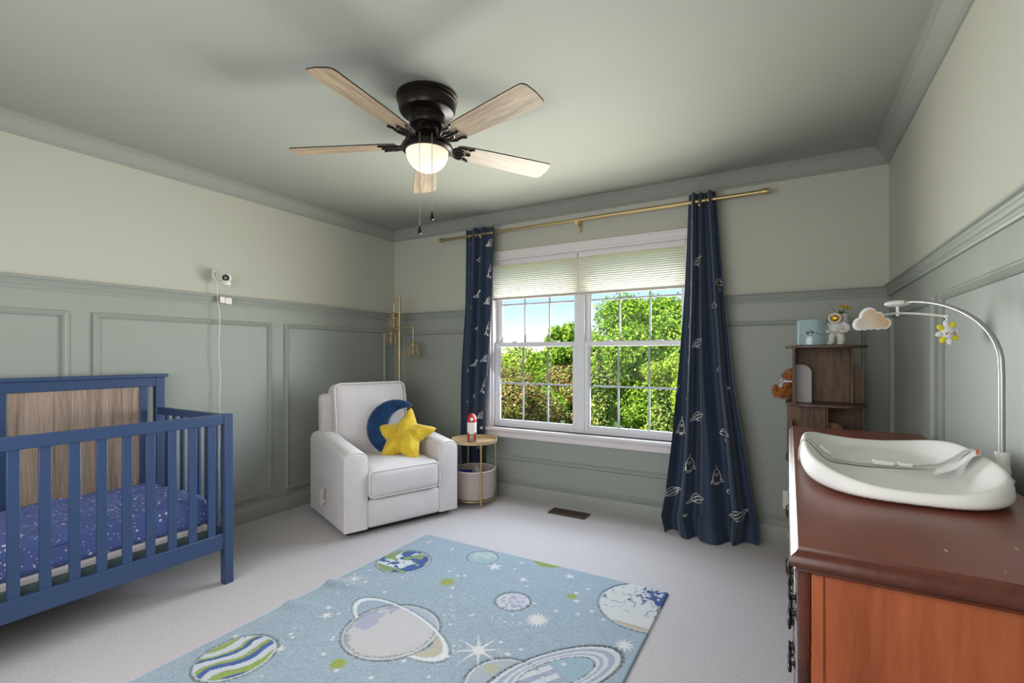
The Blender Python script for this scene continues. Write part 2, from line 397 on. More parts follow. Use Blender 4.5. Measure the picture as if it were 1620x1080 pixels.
# picture-frame panel mouldings
fprof = [(-.0,0),(.009,0),(.013,.005),(.010,.010),(.014,.016),(.017,.022),(.012,.028),(.006,.032),(0,.032)]  # (out, towards panel centre)
def frame(wall, a0, a1, z0, z1):
    global k
    mb = MB()
    if wall == 'left': P = lambda a, z: (0,a,z); n = (1,0,0); hv = (0,1,0)
    elif wall == 'right': P = lambda a, z: (W,a,z); n = (-1,0,0); hv = (0,1,0)
    else: P = lambda a, z: (a,0,z); n = (0,-1,0); hv = (1,0,0)
    hv = Vector(hv)
    pts = [P(a0,z0),P(a1,z0),P(a1,z1),P(a0,z1)]
    up = [hv+Vector((0,0,1)), -hv+Vector((0,0,1)), -hv-Vector((0,0,1)), hv-Vector((0,0,1))]
    sweep(mb, fprof, pts, [n]*4, up, closed=True)
    struct(mb.build('trim_%d' % k, M['wall_lo'], angle=25), 'sage picture frame panel moulding on the %s wall' % wall, 'trim'); k += 1
for a0, a1 in ((-3.60,-2.503),(-2.400,-1.314),(-1.208,-.12)): frame('left', a0, a1, .152, 1.462)
for a0, a1 in ((-1.06,-.12),(-3.55,-1.13)): frame('right', a0, a1, .152, 1.462)
frame('back', .12, 1.02, .152, 1.445)
frame('back', 1.10, 2.86, .122, .352)
frame('back', 2.94, 3.82, .152, 1.445)

# ================================================================== WINDOW
cas = [(0,0),(0,.080),(-.010,.080),(-.018,.070),(-.018,.016),(-.012,.010),(-.012,0)]
mb = MB()
def cside(p0, p1, outward):   # casing board strips with a stepped profile
    pass
# casing: left, right, head (stepped boards)
mb.box((WX0-.080,-.018,WZ0),(WX0-.012,0,WZ1+.075)); mb.box((WX0-.020,-.024,WZ0),(WX0,0,WZ1)); mb.box((WX0-.080,-.024,WZ0),(WX0-.066,0,WZ1+.075))
mb.box((WX1+.012,-.018,WZ0),(WX1+.080,0,WZ1+.075)); mb.box((WX1,-.024,WZ0),(WX1+.020,0,WZ1)); mb.box((WX1+.066,-.024,WZ0),(WX1+.080,0,WZ1+.075))
mb.box((WX0-.079,-.019,WZ1+.012),(WX1+.079,0,WZ1+.074)); mb.box((WX0-.02,-.024,WZ1),(WX1+.02,0,WZ1+.020)); mb.box((WX0-.0795,-.0245,WZ1+.060),(WX1+.0795,0,WZ1+.0755))
struct(mb.build('trim_%d' % k, M['white'], bevel=.003), 'white window casing', 'trim'); k += 1
mb = MB(); mb.box((WX0-.085,-.060,WZ0-.026),(WX1+.085,.045,WZ0)); mb.box((WX0-.075,-.030,WZ0-.082),(WX1+.075,0,WZ0-.026)); mb.box((WX0-.075,-.040,WZ0-.040),(WX1+.075,0,WZ0-.026))
struct(mb.build('trim_%d' % k, M['white'], bevel=.006, seg=3), 'white window sill and apron', 'trim'); k += 1
CX = 1.978
# outer frame & mullion
mb = MB()
y0, y1 = .0, .115
mb.box((WX0,.001,WZ0),(WX0+.012,y1,WZ1)); mb.box((WX1-.012,.001,WZ0),(WX1,y1,WZ1)); mb.box((WX0,.001,WZ1-.012),(WX1,y1,WZ1))
mb.box((CX-.032,.036,WZ0),(CX+.032,y1,WZ1-.012))
mb.box((WX0+.012,.04,WZ0),(WX1-.012,y1,WZ0+.022))
struct(mb.build('trim_%d' % k, M['vinyl'], bevel=.003), 'white window jambs and centre mullion', 'trim'); k += 1
def sash(parent, nm, x0, x1, z0, z1, y, rail_b, rail_t, st=.034):
    mb = MB(); d = .034
    mb.box((x0,y,z0),(x0+st,y+d,z1)); mb.box((x1-st,y,z0),(x1,y+d,z1)); mb.box((x0+st,y,z0),(x1-st,y+d,z0+rail_b)); mb.box((x0+st,y,z1-rail_t),(x1-st,y+d,z1))
    # glazing bead
    b = .008
    mb.box((x0+st,y+.010,z0+rail_b),(x0+st+b,y+d,z1-rail_t)); mb.box((x1-st-b,y+.010,z0+rail_b),(x1-st,y+d,z1-rail_t))
    s = mb.build(nm, M['vinyl'], parent, bevel=.003)
    gx0, gx1, gz0, gz1 = x0+st, x1-st, z0+rail_b, z1-rail_t
    MB().box((gx0,y+.018,gz0),(gx1,y+.022,gz1)).build('pane', M['glass'], s, smooth=False)
    g = MB()
    for i in (1,2):
        x = gx0+(gx1-gx0)*i/3; g.box((x-.007,y+.0215,gz0),(x+.007,y+.028,gz1))
    zz = (gz0+gz1)/2; g.box((gx0,y+.0220,zz-.007),(gx1,y+.0285,zz+.007))
    g.build('grille', M['grille'], s, smooth=False)
    return s
for wi, (x0, x1) in enumerate(((WX0+.012, CX-.032), (CX+.032, WX1-.012))):
    wdw = bpy.data.objects.new('window_%d' % (wi+1), None); COL.objects.link(wdw); struct(wdw, 'left double hung window' if wi == 0 else 'right double hung window', 'window')
    sash(wdw, 'upper_sash', x0, x1, 1.295, WZ1-.012, .075, .034, .034)
    s = sash(wdw, 'lower_sash', x0, x1, WZ0+.022, 1.325, .040, .040, .036)
    for f in (.25,.75):
        x = x0+(x1-x0)*f
        MB().box((x-.03,.044,1.325),(x+.03,.066,1.331)).box((x-.012,.040,1.331),(x+.022,.060,1.337)).build('sash_lock', M['vinyl'], wdw, bevel=.002)
# cellular shades
for i, (x0, x1, lab) in enumerate(((WX0+.014, 1.962, 'beige cellular shade half lowered over the left window'), (1.972, WX1-.014, 'beige cellular shade half lowered over the right window'))):
    t = thing('cellular_shade', lab, 'window shade', ((x0+x1)/2, .0165, WZ1-.012), group='cellular shades in the window')
    hw = (x1-x0)/2; n = 17; zt = -.030; zb = -.312
    for sgn in (1,):
        mb = MB(); vs = []; fs = []
        for q in range(2*n+1):
            z = zt+(zb-zt)*q/(2*n); d = .005 if q % 2 else .0
            vs += [(-hw,-d-.002,z),(hw,-d-.002,z)]
        for q in range(2*n): fs.append((2*q,2*q+1,2*q+3,2*q+2))
        mb.add(vs, fs); mb.build('pleated_fabric', M['shade'], t, smooth=False)
    MB().box((-hw,-.016,-.030),(hw,.016,0)).build('headrail', M['white'], t, bevel=.003)
    MB().box((-hw,-.014,zb-.018),(hw,.004,zb)).build('bottom_rail', mat('shade_rail', srgb(200,186,176), .5) if i == 0 else bpy.data.materials['shade_rail'], t, bevel=.003)

# ================================================================== CURTAIN ROD + CURTAINS
RY, RZd = -.092, 2.268
t = thing('curtain_rod', 'brass curtain rod above the window', 'curtain rod', (0,RY,RZd))
MB().tube([(.70,0,0),(1.985,0,0)], .0105, 16).build('thin_tube', M['brass'], t)
MB().tube([(1.975,0,0),(3.27,0,0)], .0135, 16).build('thick_tube', M['brass'], t)
for x0, x1 in ((.655,.70),(3.27,3.315)):
    MB().lathe([(.017,0),(.019,.004),(.019,.034),(.017,.045)], (x0,0,0), 20, M4=Matrix.Rotation(PI/2,4,'Y')).build('finial', M['brass'], t)
for x in (1.10, 1.995, 2.90):
    MB().tube([(x,RY*0+.005,-.004),(x,.080,-.035)], .006, 8).box((x-.010,.074,-.075),(x+.010,.0915,.010)).tube([(x+.0,-.002,-.018),(x,.004,-.016)], .014, 12).build('bracket', M['brass'], t)

def interp(tab, z):
    zs = [a for a, b in tab]; vsx = [b for a, b in tab]
    return float(np.interp(z, zs[::-1] if zs[0] > zs[-1] else zs, vsx[::-1] if zs[0] > zs[-1] else vsx))
def curtain(name, label, L, R, ztop, zbot, folds, ybase, amp, phase, motifs, seed, flare):
    rr = random.Random(seed)
    def surf(u, z):
        xl = interp(L, z); xr = interp(R, z)
        f = (ztop-z)/(ztop-zbot)
        w = u+.035*math.sin(2*PI*u*1.7+seed+2*f)
        ph = 2*PI*folds*w+phase+.5*math.sin(2.5*f+seed)
        A = amp(z)
        s = math.sin(ph); s = math.copysign(abs(s)**.75, s)
        y = ybase(z)-A*s+.012*math.sin(9*f+5*u)*f
        x = xl+(xr-xl)*(u+.020*math.cos(ph)*(1.2-f))
        if z < flare:
            g = (flare-z)/flare
            y -= (.05 if seed == 2 else .0)*g*g*math.sin(PI*u)+(.014 if seed == 2 else .006)*g*math.sin(19*u+seed); x += .02*g*math.sin(17*u+3)
            z = z+.010*g*(1+math.sin(11*u+2*seed))*(1-g)
        return Vector((x, y, max(z,.004)))
    t = thing(name, label, 'curtain', (0,0,0), group='navy space curtains beside the window')
    mb = MB(); nu, nv = 120, 110
    mb.grid(lambda a, b: surf(a, ztop+(zbot-ztop)*b), nu, nv)
    # foil print strokes lying on the cloth
    mp = mb
    width = interp(R, 1.0)-interp(L, 1.0)
    cw = 1.0/(width*1.35)
    def stroke(pts, wd=.0045, closed=False):
        if closed: pts = pts+[pts[0]]
        P = []
        for i in range(len(pts)-1):
            a, b = pts[i], pts[i+1]; d = math.hypot(b[0]-a[0], b[1]-a[1]); n = max(1,int(d/.012))
            for q in range(n): P.append((a[0]+(b[0]-a[0])*q/n, a[1]+(b[1]-a[1])*q/n))
        P.append(pts[-1]); vs = []
        for i, (a, b) in enumerate(P):
            j0, j1 = max(0,i-1), min(len(P)-1,i+1); dx, dz = P[j1][0]-P[j0][0], P[j1][1]-P[j0][1]; l = math.hypot(dx,dz) or 1
            nx, nz = -dz/l*wd/2, dx/l*wd/2
            for sg in (1,-1):
                u = min(1,max(0,(a+sg*nx)*cw)); z = b+sg*nz
                p = surf(u, z); pu = surf(min(1,u+.004), z)-surf(max(0,u-.004), z); pz = surf(u, z+.004)-surf(u, z-.004)
                nn = pu.cross(pz).normalized()
                if nn.y > 0: nn = -nn
                vs.append(p+nn*.0028)
        mp.add(vs, [(2*i,2*i+1,2*i+3,2*i+2) for i in range(len(P)-1)], 1)
    def circ(cx, cz, r, n=22, a0=0, a1=2*PI, rx=None, rot=0):
        o = []
        for i in range(n+1):
            a = a0+(a1-a0)*i/n; x, z = (rx or r)*math.cos(a), r*math.sin(a)
            o.append((cx+x*math.cos(rot)-z*math.sin(rot), cz+x*math.sin(rot)+z*math.cos(rot)))
        return o
    for kind, u, z in motifs:
        cx = u/cw
        if kind == 'planet':
            stroke(circ(cx, z, .030)); stroke(circ(cx, z, .012, rx=.055, rot=.5)); stroke(circ(cx, z, .008, rx=.046, rot=.5), .003)
        elif kind == 'rocket':
            stroke([(cx-.016,z-.04),(cx-.020,z),(cx-.012,z+.03),(cx,z+.052),(cx+.012,z+.03),(cx+.020,z),(cx+.016,z-.04)], closed=True)
            stroke(circ(cx, z+.010, .008, 12)); stroke([(cx-.018,z-.01),(cx-.034,z-.045),(cx-.016,z-.035)]); stroke([(cx+.018,z-.01),(cx+.034,z-.045),(cx+.016,z-.035)])
            stroke([(cx-.012,z-.05),(cx+.012,z-.05)], .010); stroke([(cx,z+.052),(cx,z+.072)])
        elif kind == 'ufo':
            stroke(circ(cx, z, .014, rx=.034)); stroke(circ(cx, z+.006, .024, 14, 0, PI)); stroke([(cx,z-.03),(cx,z-.055)], .008)
        elif kind == 'dot':
            stroke(circ(cx, z, .007, 8), .006)
        elif kind == 'moon':
            stroke(circ(cx, z, .014, 10, 1, 4.4), .007)
    mb.build('curtain_panel', [M['curtain'], M['foil']], t, angle=60)
    for q in range(4):
        u = (q+.5)/4; p = surf(u, ztop-.055)
        c = Vector((p.x, RY, RZd))
        ring = [c+Vector((0.0, .022*math.cos(a), .022*math.sin(a))) for a in [2*PI*i/18 for i in range(18)]]
        MB().tube(ring, .004, 8, closed=True).build('grommet', M['brass'], t)
    return t
motL = []
for i, z in enumerate([2.22,1.97,1.72,1.47,1.22,.97,.72,.47]):
    motL.append((('planet','rocket') [i % 2], .80, z-.03))
for i, z in enumerate([2.05,1.75,1.45,1.15,.85,.55]):
    motL.append((('ufo','planet')[i % 2], .48, z))
for i, z in enumerate([1.93,1.64,1.36,1.08,.8,2.2]): motL.append((('dot','moon')[i % 2], .17, z))
curtain('curtain', 'navy curtain with silver planets left of the window', [(2.32,.955),(1.67,.935),(1.0,.895),(.49,.865),(0,.90)], [(2.32,1.262),(1.76,1.238),(1.22,1.205),(.79,1.150),(.5,1.13),(.0,1.12)],
        2.325, .006, 3.0, lambda z: float(np.interp(z,[0,.6,1.2,2.3],[-.052,-.058,-.088,-.094])), lambda z: float(np.interp(z,[0,.6,1.2,2.3],[.018,.022,.034,.030])), 2.2, motL, 1, .10)
motR = []
for i, z in enumerate([1.86,1.30,.80,.245]): motR.append(('planet', .36, z))
for i, z in enumerate([2.12,1.70,1.18,1.42,.92]): motR.append((('dot','moon')[i % 2], .17, z))
for i, z in enumerate([1.55,1.12,.70,.32]): motR.append((('ufo','moon')[i % 2], .75, z))
motR += [('rocket',.27,.48),('rocket',.62,.42),('planet',.06,.27),('planet',.82,.19),('dot',.26,.14),('rocket',.10,.72),('ufo',.90,1.70),('dot',.9,1.0)]
curtain('curtain', 'navy curtain with silver rockets right of the window, pooling on carpet', [(2.32,2.824),(1.68,2.800),(1.22,2.772),(.65,2.730),(.25,2.686),(.11,2.662),(0,2.690)], [(2.32,2.998),(1.56,3.056),(1.06,3.106),(.65,3.17),(.33,3.215),(.17,3.246),(0,3.235)],
        2.325, .006, 3.4, lambda z: -.100-.055*((2.3-z)/2.3)**2, lambda z: .030+.022*(2.3-z)/2.3, 3.4, motR, 2, .16)

# ================================================================== CEILING FAN
FC = (1.945,-1.80)
t = thing('ceiling_fan', 'bronze five blade ceiling fan with lit glass bowl light', 'ceiling fan', (*FC, HC))
MB().lathe([(.138,0),(.143,-.005),(.143,-.014),(.136,-.018),(.139,-.024),(.139,-.032),(.133,-.036),(.133,-.066),(.124,-.080),(.100,-.086),(.084,-.090),(.084,-.104),(.080,-.108),(.084,-.112),(.084,-.128)], n=56).build('mount_housing', M['bronze'], t)
MB().lathe([(.084,-.128),(.080,-.140),(.062,-.150),(.052,-.160),(.050,-.172)], n=48).build('motor_hub', M['bronze'], t)
lk = MB().lathe([(.050,-.166),(.054,-.184),(.070,-.204),(.098,-.222),(.116,-.232),(.120,-.240),(.119,-.252),(.108,-.262),(.098,-.262),(.096,-.250)], n=56).build('light_kit', M['bronze'], t)
bowl = [(.100*math.cos(a), -.258-.098*math.sin(a)) for a in [PI/2*i/14 for i in range(14)]]+[(.002,-.356)]
gb = bpy.data.materials.new('frosted_glass_bowl'); gb.use_nodes = True; N = gb.node_tree.nodes; Lk = gb.node_tree.links; N.clear()
oo = N.new('ShaderNodeOutputMaterial'); tr = N.new('ShaderNodeBsdfTranslucent'); tr.inputs[0].default_value = (.95,.85,.7,1); df = N.new('ShaderNodeBsdfDiffuse'); df.inputs[0].default_value = (.55,.50,.46,1); em = N.new('ShaderNodeEmission'); em.inputs[0].default_value = (1,.64,.45,1); em.inputs[1].default_value = .26
mx = N.new('ShaderNodeMixShader'); mx.inputs[0].default_value = .05; ad = N.new('ShaderNodeAddShader')
Lk.new(df.outputs[0], mx.inputs[1]); Lk.new(tr.outputs[0], mx.inputs[2]); Lk.new(mx.outputs[0], ad.inputs[0]); Lk.new(em.outputs[0], ad.inputs[1]); Lk.new(ad.outputs[0], oo.inputs[0])
MB().lathe(bowl, n=40, cap=False).build('glass_bowl', gb, t)
MB().ell((.0,0,-.300), (.020,.020,.026), 16).build('bulb', M['bulb'], t)
def blade_outline():
    o = []
    r0, r1 = .145, .665
    for s in (1,-1):
        pts = [(r0,.040),(r0+.03,.050),(.30,.058),(.5,.065),(r1-.03,.069),(r1-.012,.066)]
        if s > 0: o += [(x,y*1) for x, y in pts]
        else: o += [(x,-y) for x, y in pts[::-1]]
        if s > 0: o += [(r1-.001,.050),(r1+.004,0),(r1-.001,-.050)]
    return o
for q in range(5):
    a = math.radians(131.5+72*q)
    X = Matrix.Rotation(a,4,'Z') @ Matrix.Translation((0,0,-.228)) @ Matrix.Rotation(math.radians(-11),4,'X')
    mb = MB(); po = blade_outline()
    mb.prism(po, Matrix.Translation((0,0,-.0015)), .0015, 0); mb.prism(po, Matrix.Translation((0,0,.0)), .005, 1)
    b = mb.build('blade', [M['fanwood'], M['black']], t, smooth=False); b.matrix_local = X
    ir = MB()
    # scrolled blade iron: arm + open loops under the root of the blade
    ir.tube([(.060,0,.088),(.085,0,.060),(.100,0,.020),(.125,0,-.002)], [.014,.011,.010,.010], 10)
    for s in (1,-1):
        ir.tube([(.115,0,-.005),(.135,.030*s,-.006),(.165,.044*s,-.006),(.205,.040*s,-.006),(.225,.052*s,-.006)], .0055, 8)
        ir.tube([(.125,.008*s,-.006),(.150,.022*s,-.006),(.178,.018*s,-.006),(.190,.004*s,-.006)], .005, 8)
        ir.ell((.185,.040*s,-.007), (.010,.010,.005), 10)
    ir.tube([(.12,0,-.006),(.215,0,-.006)], .006, 8); ir.ell((.215,0,-.007), (.010,.010,.005), 10)
    ir.build('blade_iron', M['bronze_d'], b)
def chain(x, y, z0, z1, fobmat):
    c = MB(); n = int((z0-z1)/.006)
    c.tube([(x,y,z0),(x,y,z1)], .0012, 6)
    for i in range(0, n, 2): c.ell((x,y,z0-i*.006), (.0022,.0022,.0022), 6)
    o = c.build('pull_chain', M['steel'], t)
    MB().lathe([(.001,.0),(.004,-.004),(.006,-.016),(.009,-.026),(.008,-.034),(.001,-.040)], (x,y,z1), 12).build('chain_fob', fobmat, o)
cr = Vector((math.cos(.5256), math.sin(.5256), 0)); cf = Vector((-math.sin(.5256), math.cos(.5256), 0))
p = cr*(-.012)-cf*.122; chain(p.x, p.y, -.225, -.640, M['bronze_d'])
p = cr*.042-cf*.114; chain(p.x, p.y, -.225, -.575, M['bronze_d'])
light('fan_bulb_light', 'POINT', (FC[0],FC[1],HC-.30), (0,0,0), 6, (1,.88,.72), shadow_soft_size=.05)

# ================================================================== CRIB
t = thing('crib', 'navy slatted crib with brown wood headboard panel along left wall', 'crib', (.0,0,0))
XB, XF, YE, YN = .075, .832, -2.082, -3.46
def cb(name, boxes, m='navy', bev=.003, parent=None):
    mb = MB()
    for lo, hi in boxes: mb.box(lo, hi)
    return mb.build(name, M[m], parent or t, bevel=bev)
cb('leg', [((XF-.040,YE-.042,0),(XF+.004,YE+.004,.905))]); cb('leg', [((XF-.038,YN-.004,0),(XF+.004,YN+.040,.905))])
cb('leg', [((XB-.025,YE-.042,0),(XB+.020,YE+.004,1.085))]); cb('leg', [((XB-.025,YN-.004,0),(XB+.020,YN+.042,1.085))])
cb('headboard_cap', [((XB-.035,YN-.02,1.085),(XB+.030,YE+.02,1.105))])
hb = cb('headboard_frame', [((XB-.020,YN+.03,1.030),(XB+.016,YE-.030,1.085)), ((XB-.015,-2.205,.30),(XB+.015,-2.168,1.030)), ((XB-.015,-3.41,.30),(XB+.015,-3.37,1.030)), ((XB-.015,-2.80,.30),(XB+.016,-2.765,1.030)), ((XB-.018,YN+.03,.22),(XB+.012,YE-.03,.30))])
cb('headboard_panel', [((XB-.010,-2.77,.28),(XB+.008,-2.200,1.034))], 'cribwood', .001, hb)
cb('headboard_panel', [((XB-.010,-3.39,.28),(XB+.008,-2.795,1.034))], 'cribwood', .001, hb)
cb('top_rail', [((XF-.030,YN,.852),(XF,YE-.03,.905))])
cb('bottom_rail', [((XF-.028,YN,.190),(XF-.002,YE-.03,.274))])
y = -2.163
while y > YN+.05:
    cb('slat', [((XF-.020,y-.038,.270),(XF-.008,y,.856))], bev=.002); y -= .0922
for yy in (YE, YN+.036):
    cb('side_rail', [((XB+.01,yy-.030,.860),(XF-.03,yy,.900))]); cb('side_rail', [((XB+.01,yy-.028,.190),(XF-.03,yy-.004,.260))])
    x = XB+.075
    while x < XF-.06:
        cb('slat', [((x,yy-.022,.255),(x+.034,yy-.010,.865))], bev=.002); x += .0885
sp = cb('mattress_support', [((XB+.03,YN+.06,.270),(XF-.04,YE-.045,.282))], 'crib_in')
cb('support_rail', [((XF-.058,YN+.05,.245),(XF-.034,YE-.042,.300))], 'crib_in')
cb('support_rail', [((XB+.03,YE-.068,.235),(XF-.04,YE-.046,.300))], 'crib_in')
o = MB(); rbox(o, (XB+.045,YN+.075,.318),(XF-.072,YE-.078,.470), .035, 24, (0,0,.006))
for i, v in enumerate(o.v):
    x, yv, z = v
    if z > .42: o.v[i] = (x, yv, z+.004*math.sin(40*x+9*yv)+.003*math.sin(31*yv+12*x)+.003*math.sin(75*x-20*yv))
mt = thing('crib_mattress', 'crib mattress in blue sheet with white stars', 'mattress', (0,0,0))
mo = merge(o.build('fitted_sheet', M['sheet'], mt))
MB().box((XB+.05,YN+.08,.282),(XF-.077,YE-.083,.322)).build('mattress_core', M['white'], mt, bevel=.01)

# ================================================================== RECLINER
t = thing('recliner', 'light grey upholstered recliner chair with side lever in the corner', 'armchair', (.67,-.84,0), math.atan2(-.36,.93))
def arm(s):
    """s=-1 viewer-left arm ; outer at y=s*.43, inner y=s*.28"""
    yo, yi = .432*s, .278*s
    mb = MB(); secs = []; nx = 26; front = .425; backx = -.335
    def htop(x):
        u = (x-backx)/(front-backx)
        return .625+.012*math.sin(PI*min(1,u*2))-.055*max(0,u-.35)/.65
    prof_n = 22
    def section(x, top, sh=1.0):
        c = []; w = abs(yo-yi); yc = (yo+yi)/2; hw = w/2*sh; z0 = .045; r = .058
        c.append((yc-hw, z0)); c.append((yc-hw, .30))
        for i in range(prof_n-4+1):
            a = PI-PI*i/(prof_n-4)
            c.append((yc+hw*math.copysign(abs(math.cos(a))**.75, math.cos(a)), top-r+r*abs(math.sin(a))**.9))
        c.append((yc+hw, .30)); c.append((yc+hw, z0))
        return c
    xs = [backx+(front-.03-backx)*i/(nx-1) for i in range(nx)]+[front-.018,front-.008,front-.002,front]
    shr = [1]*nx+[.985,.96,.92,.88]; dz = [0]*nx+[-.004,-.012,-.018,-.024]
    vs = []; m = None
    for x, sh, d in zip(xs, shr, dz):
        c = section(x, htop(x)+d, sh); m = len(c); vs += [(x, a, b) for a, b in c]
    fs = []
    for i in range(len(xs)-1):
        for j in range(m): fs.append((i*m+j, i*m+(j+1)%m, (i+1)*m+(j+1)%m, (i+1)*m+j))
    fs += [tuple(range(m)), tuple((len(xs)-1)*m+j for j in range(m))]
    mb.add(vs, fs); ar = mb.build('armrest', M['fabric'], t, angle=60)
    x = front-.012; c = section(x, htop(x)-.006, .99)
    MB().tube([(x+.003,a,b) for a, b in c], .0042, 8).build('piping', M['piping'], ar)
    return ar
la = arm(-1); arm(1)
# lever on the viewer-left side
lv = MB(); lv.tube([(.02,-.436,.17),(.02,-.455,.17)], .018, 12); lv.tube([(.02,-.452,.15),(.035,-.458,.20),(.055,-.460,.27)], [.020,.015,.017], 12, flat=(1,.6))
lv.build('lever', mat('lever_plastic', srgb(196,190,182), .4), t)
bs = MB(); bs.box((-.30,-.40,.012),(.36,.40,.06)); bs.box((-.22,-.30,0),(.28,-.24,.02)); bs.box((-.22,.24,0),(.28,.30,.02)); bs.build('base', M['black'], t)
o = MB(); rbox(o, (-.20,-.277,.235),(.445,.277,.445), .05, 10, (.012,.0,.022)); seat = merge(o.build('seat_cushion', M['fabric'], t))
def loop(xf, y0, y1, z0, z1, r, n=6):
    P = []
    for cy, cz, a0 in ((y1-r,z1-r,0),(y0+r,z1-r,PI/2),(y0+r,z0+r,PI),(y1-r,z0+r,1.5*PI)):
        for i in range(n+1):
            a = a0+PI/2*i/n; P.append((cy+r*math.cos(a), cz+r*math.sin(a)))
    return [xf(a, b) for a, b in P]
MB().tube(loop(lambda a, b: (.440-.0*b, a, b), -.270, .270, .250, .428, .035), .004, 8, closed=True).build('piping', M['piping'], seat)
o = MB(); rbox(o, (-.10,-.276,.045),(.428,.276,.236), .022, 10, (.014,0,0)); merge(o.build('footrest_panel', M['fabric'], t))
# backrest shell
def lean(tilt, px, pz):
    ct, st = math.cos(tilt), math.sin(tilt)
    return lambda q: Vector((px+(q.x-px)*ct-(q.z-pz)*st, q.y, pz+(q.x-px)*st+(q.z-pz)*ct))
lf = lean(math.radians(7), -.20, .40)
o = MB(); rbox(o, (-.375,-.368,.30),(-.255,.368,.915), .045, 10, (.0,.0,.0), xf=lean(math.radians(2),-.3,.4)); merge(o.build('back_frame', M['fabric'], t))
lc = lean(math.radians(9), -.12, .42)
o = MB(); rbox(o, (-.27,-.298,.40),(-.110,.298,1.005), .045, 14, (.030,0,.006), xf=lc); bk = merge(o.build('back_cushion', M['fabric'], t))
MB().tube(loop(lambda a, b: lc(Vector((-.113, a, b))), -.292, .292, .41, 1.000, .05), .0060, 8, closed=True).build('piping', M['piping'], bk)
MB().tube(loop(lambda a, b: lc(Vector((-.262, a, b))), -.290, .290, .41, .998, .05), .004, 8, closed=True).build('piping', M['piping'], bk)

# pillows
def inv_frame(loc, right, up):
    r = Vector(right).normalized(); u = Vector(up); u = (u-r*u.dot(r)).normalized(); n = r.cross(u)
    m = Matrix(((r.x,u.x,n.x,loc[0]),(r.y,u.y,n.y,loc[1]),(r.z,u.z,n.z,loc[2]),(0,0,0,1))); return m
def star_pillow(name, X, R, thick, m, label, rot=0.0):
    mb = MB(); na = 160; nr = 14
    def rad(th):
        th = (th-PI/2-rot) % (2*PI/5); th = min(th, 2*PI/5-th); rin = R*.50
        p0 = (R,0); p1 = (rin*math.cos(PI/5), rin*math.sin(PI/5))
        d = (p1[0]-p0[0], p1[1]-p0[1]); den = math.cos(th)*d[1]-math.sin(th)*d[0]
        r = (p0[0]*d[1]-p0[1]*d[0])/den
        return r*(1-.06*math.exp(-(th/.06)**2))
    for sg in (1,-1):
        vs = [(0,0,sg*thick)]; fs = []
        for i in range(1, nr+1):
            s = i/nr
            for j in range(na):
                th = 2*PI*j/na; r = rad(th); rr = r*s
                loc_w = (1-s**1.6)
                wr = .0022*math.sin(j*1.3+2*s)*math.exp(-((s-.95)/.25)**2)+.003*math.sin(3.1*rr/R*6+th*7)
                edge = min(1, (1-s)*6)
                z = thick*(loc_w**.62)*(1.0 if True else 0)+wr*edge
                vs.append((rr*math.cos(th), rr*math.sin(th), sg*max(z,0)))
        for j in range(na): fs.append((0,1+j,1+(j+1)%na))
        for i in range(nr-1):
            for j in range(na): fs.append((1+i*na+j,1+(i+1)*na+j,1+(i+1)*na+(j+1)%na,1+i*na+(j+1)%na))
        mb.add(vs, fs)
    o = merge(mb.build(name, m)); o.matrix_world = X; tag(o, label, 'pillow'); return o
def moon_pillow(name, X, R, thick, m, label, a0, a1):
    mb = MB(); n = 60; k = 20; vs = []
    for i in range(n+1):
        f = i/n; a = a0+(a1-a0)*f
        w = .012+(.34*R)*math.sin(PI*f)**.75
        rc = R-w
        tk = .008+(thick-.008)*math.sin(PI*f)**.6
        for j in range(k):
            b = 2*PI*j/k
            rr = rc+w*math.cos(b); wr = .0025*math.sin(i*1.7+3*math.cos(b))
            zz = (tk+wr)*math.copysign(abs(math.sin(b))**.8, math.sin(b))
            vs.append((rr*math.cos(a), rr*math.sin(a), zz))
    fs = [(i*k+j,i*k+(j+1)%k,(i+1)*k+(j+1)%k,(i+1)*k+j) for i in range(n) for j in range(k)]
    fs += [tuple(range(k))[::-1], tuple(n*k+j for j in range(k))]
    mb.add(vs, fs); o = mb.build(name, m, angle=80); o.matrix_world = X; tag(o, label, 'pillow'); return o
rt = Vector((.93,.37,0))        # faces between chair front and the viewer
moon_pillow('moon_pillow', inv_frame((.715,-.735,.650), (.84,.54,0), (-.30,.22,1)), .222, .058, M['velvet_b'], 'blue velvet crescent moon pillow behind the yellow star pillow on recliner', math.radians(55), math.radians(318))
star_pillow('star_pillow', inv_frame((.850,-.775,.590), (.90,.43,.04), (-.50,.60,1)), .275, .060, M['velvet_y'], 'yellow velvet star shaped pillow on the recliner seat', -.07)

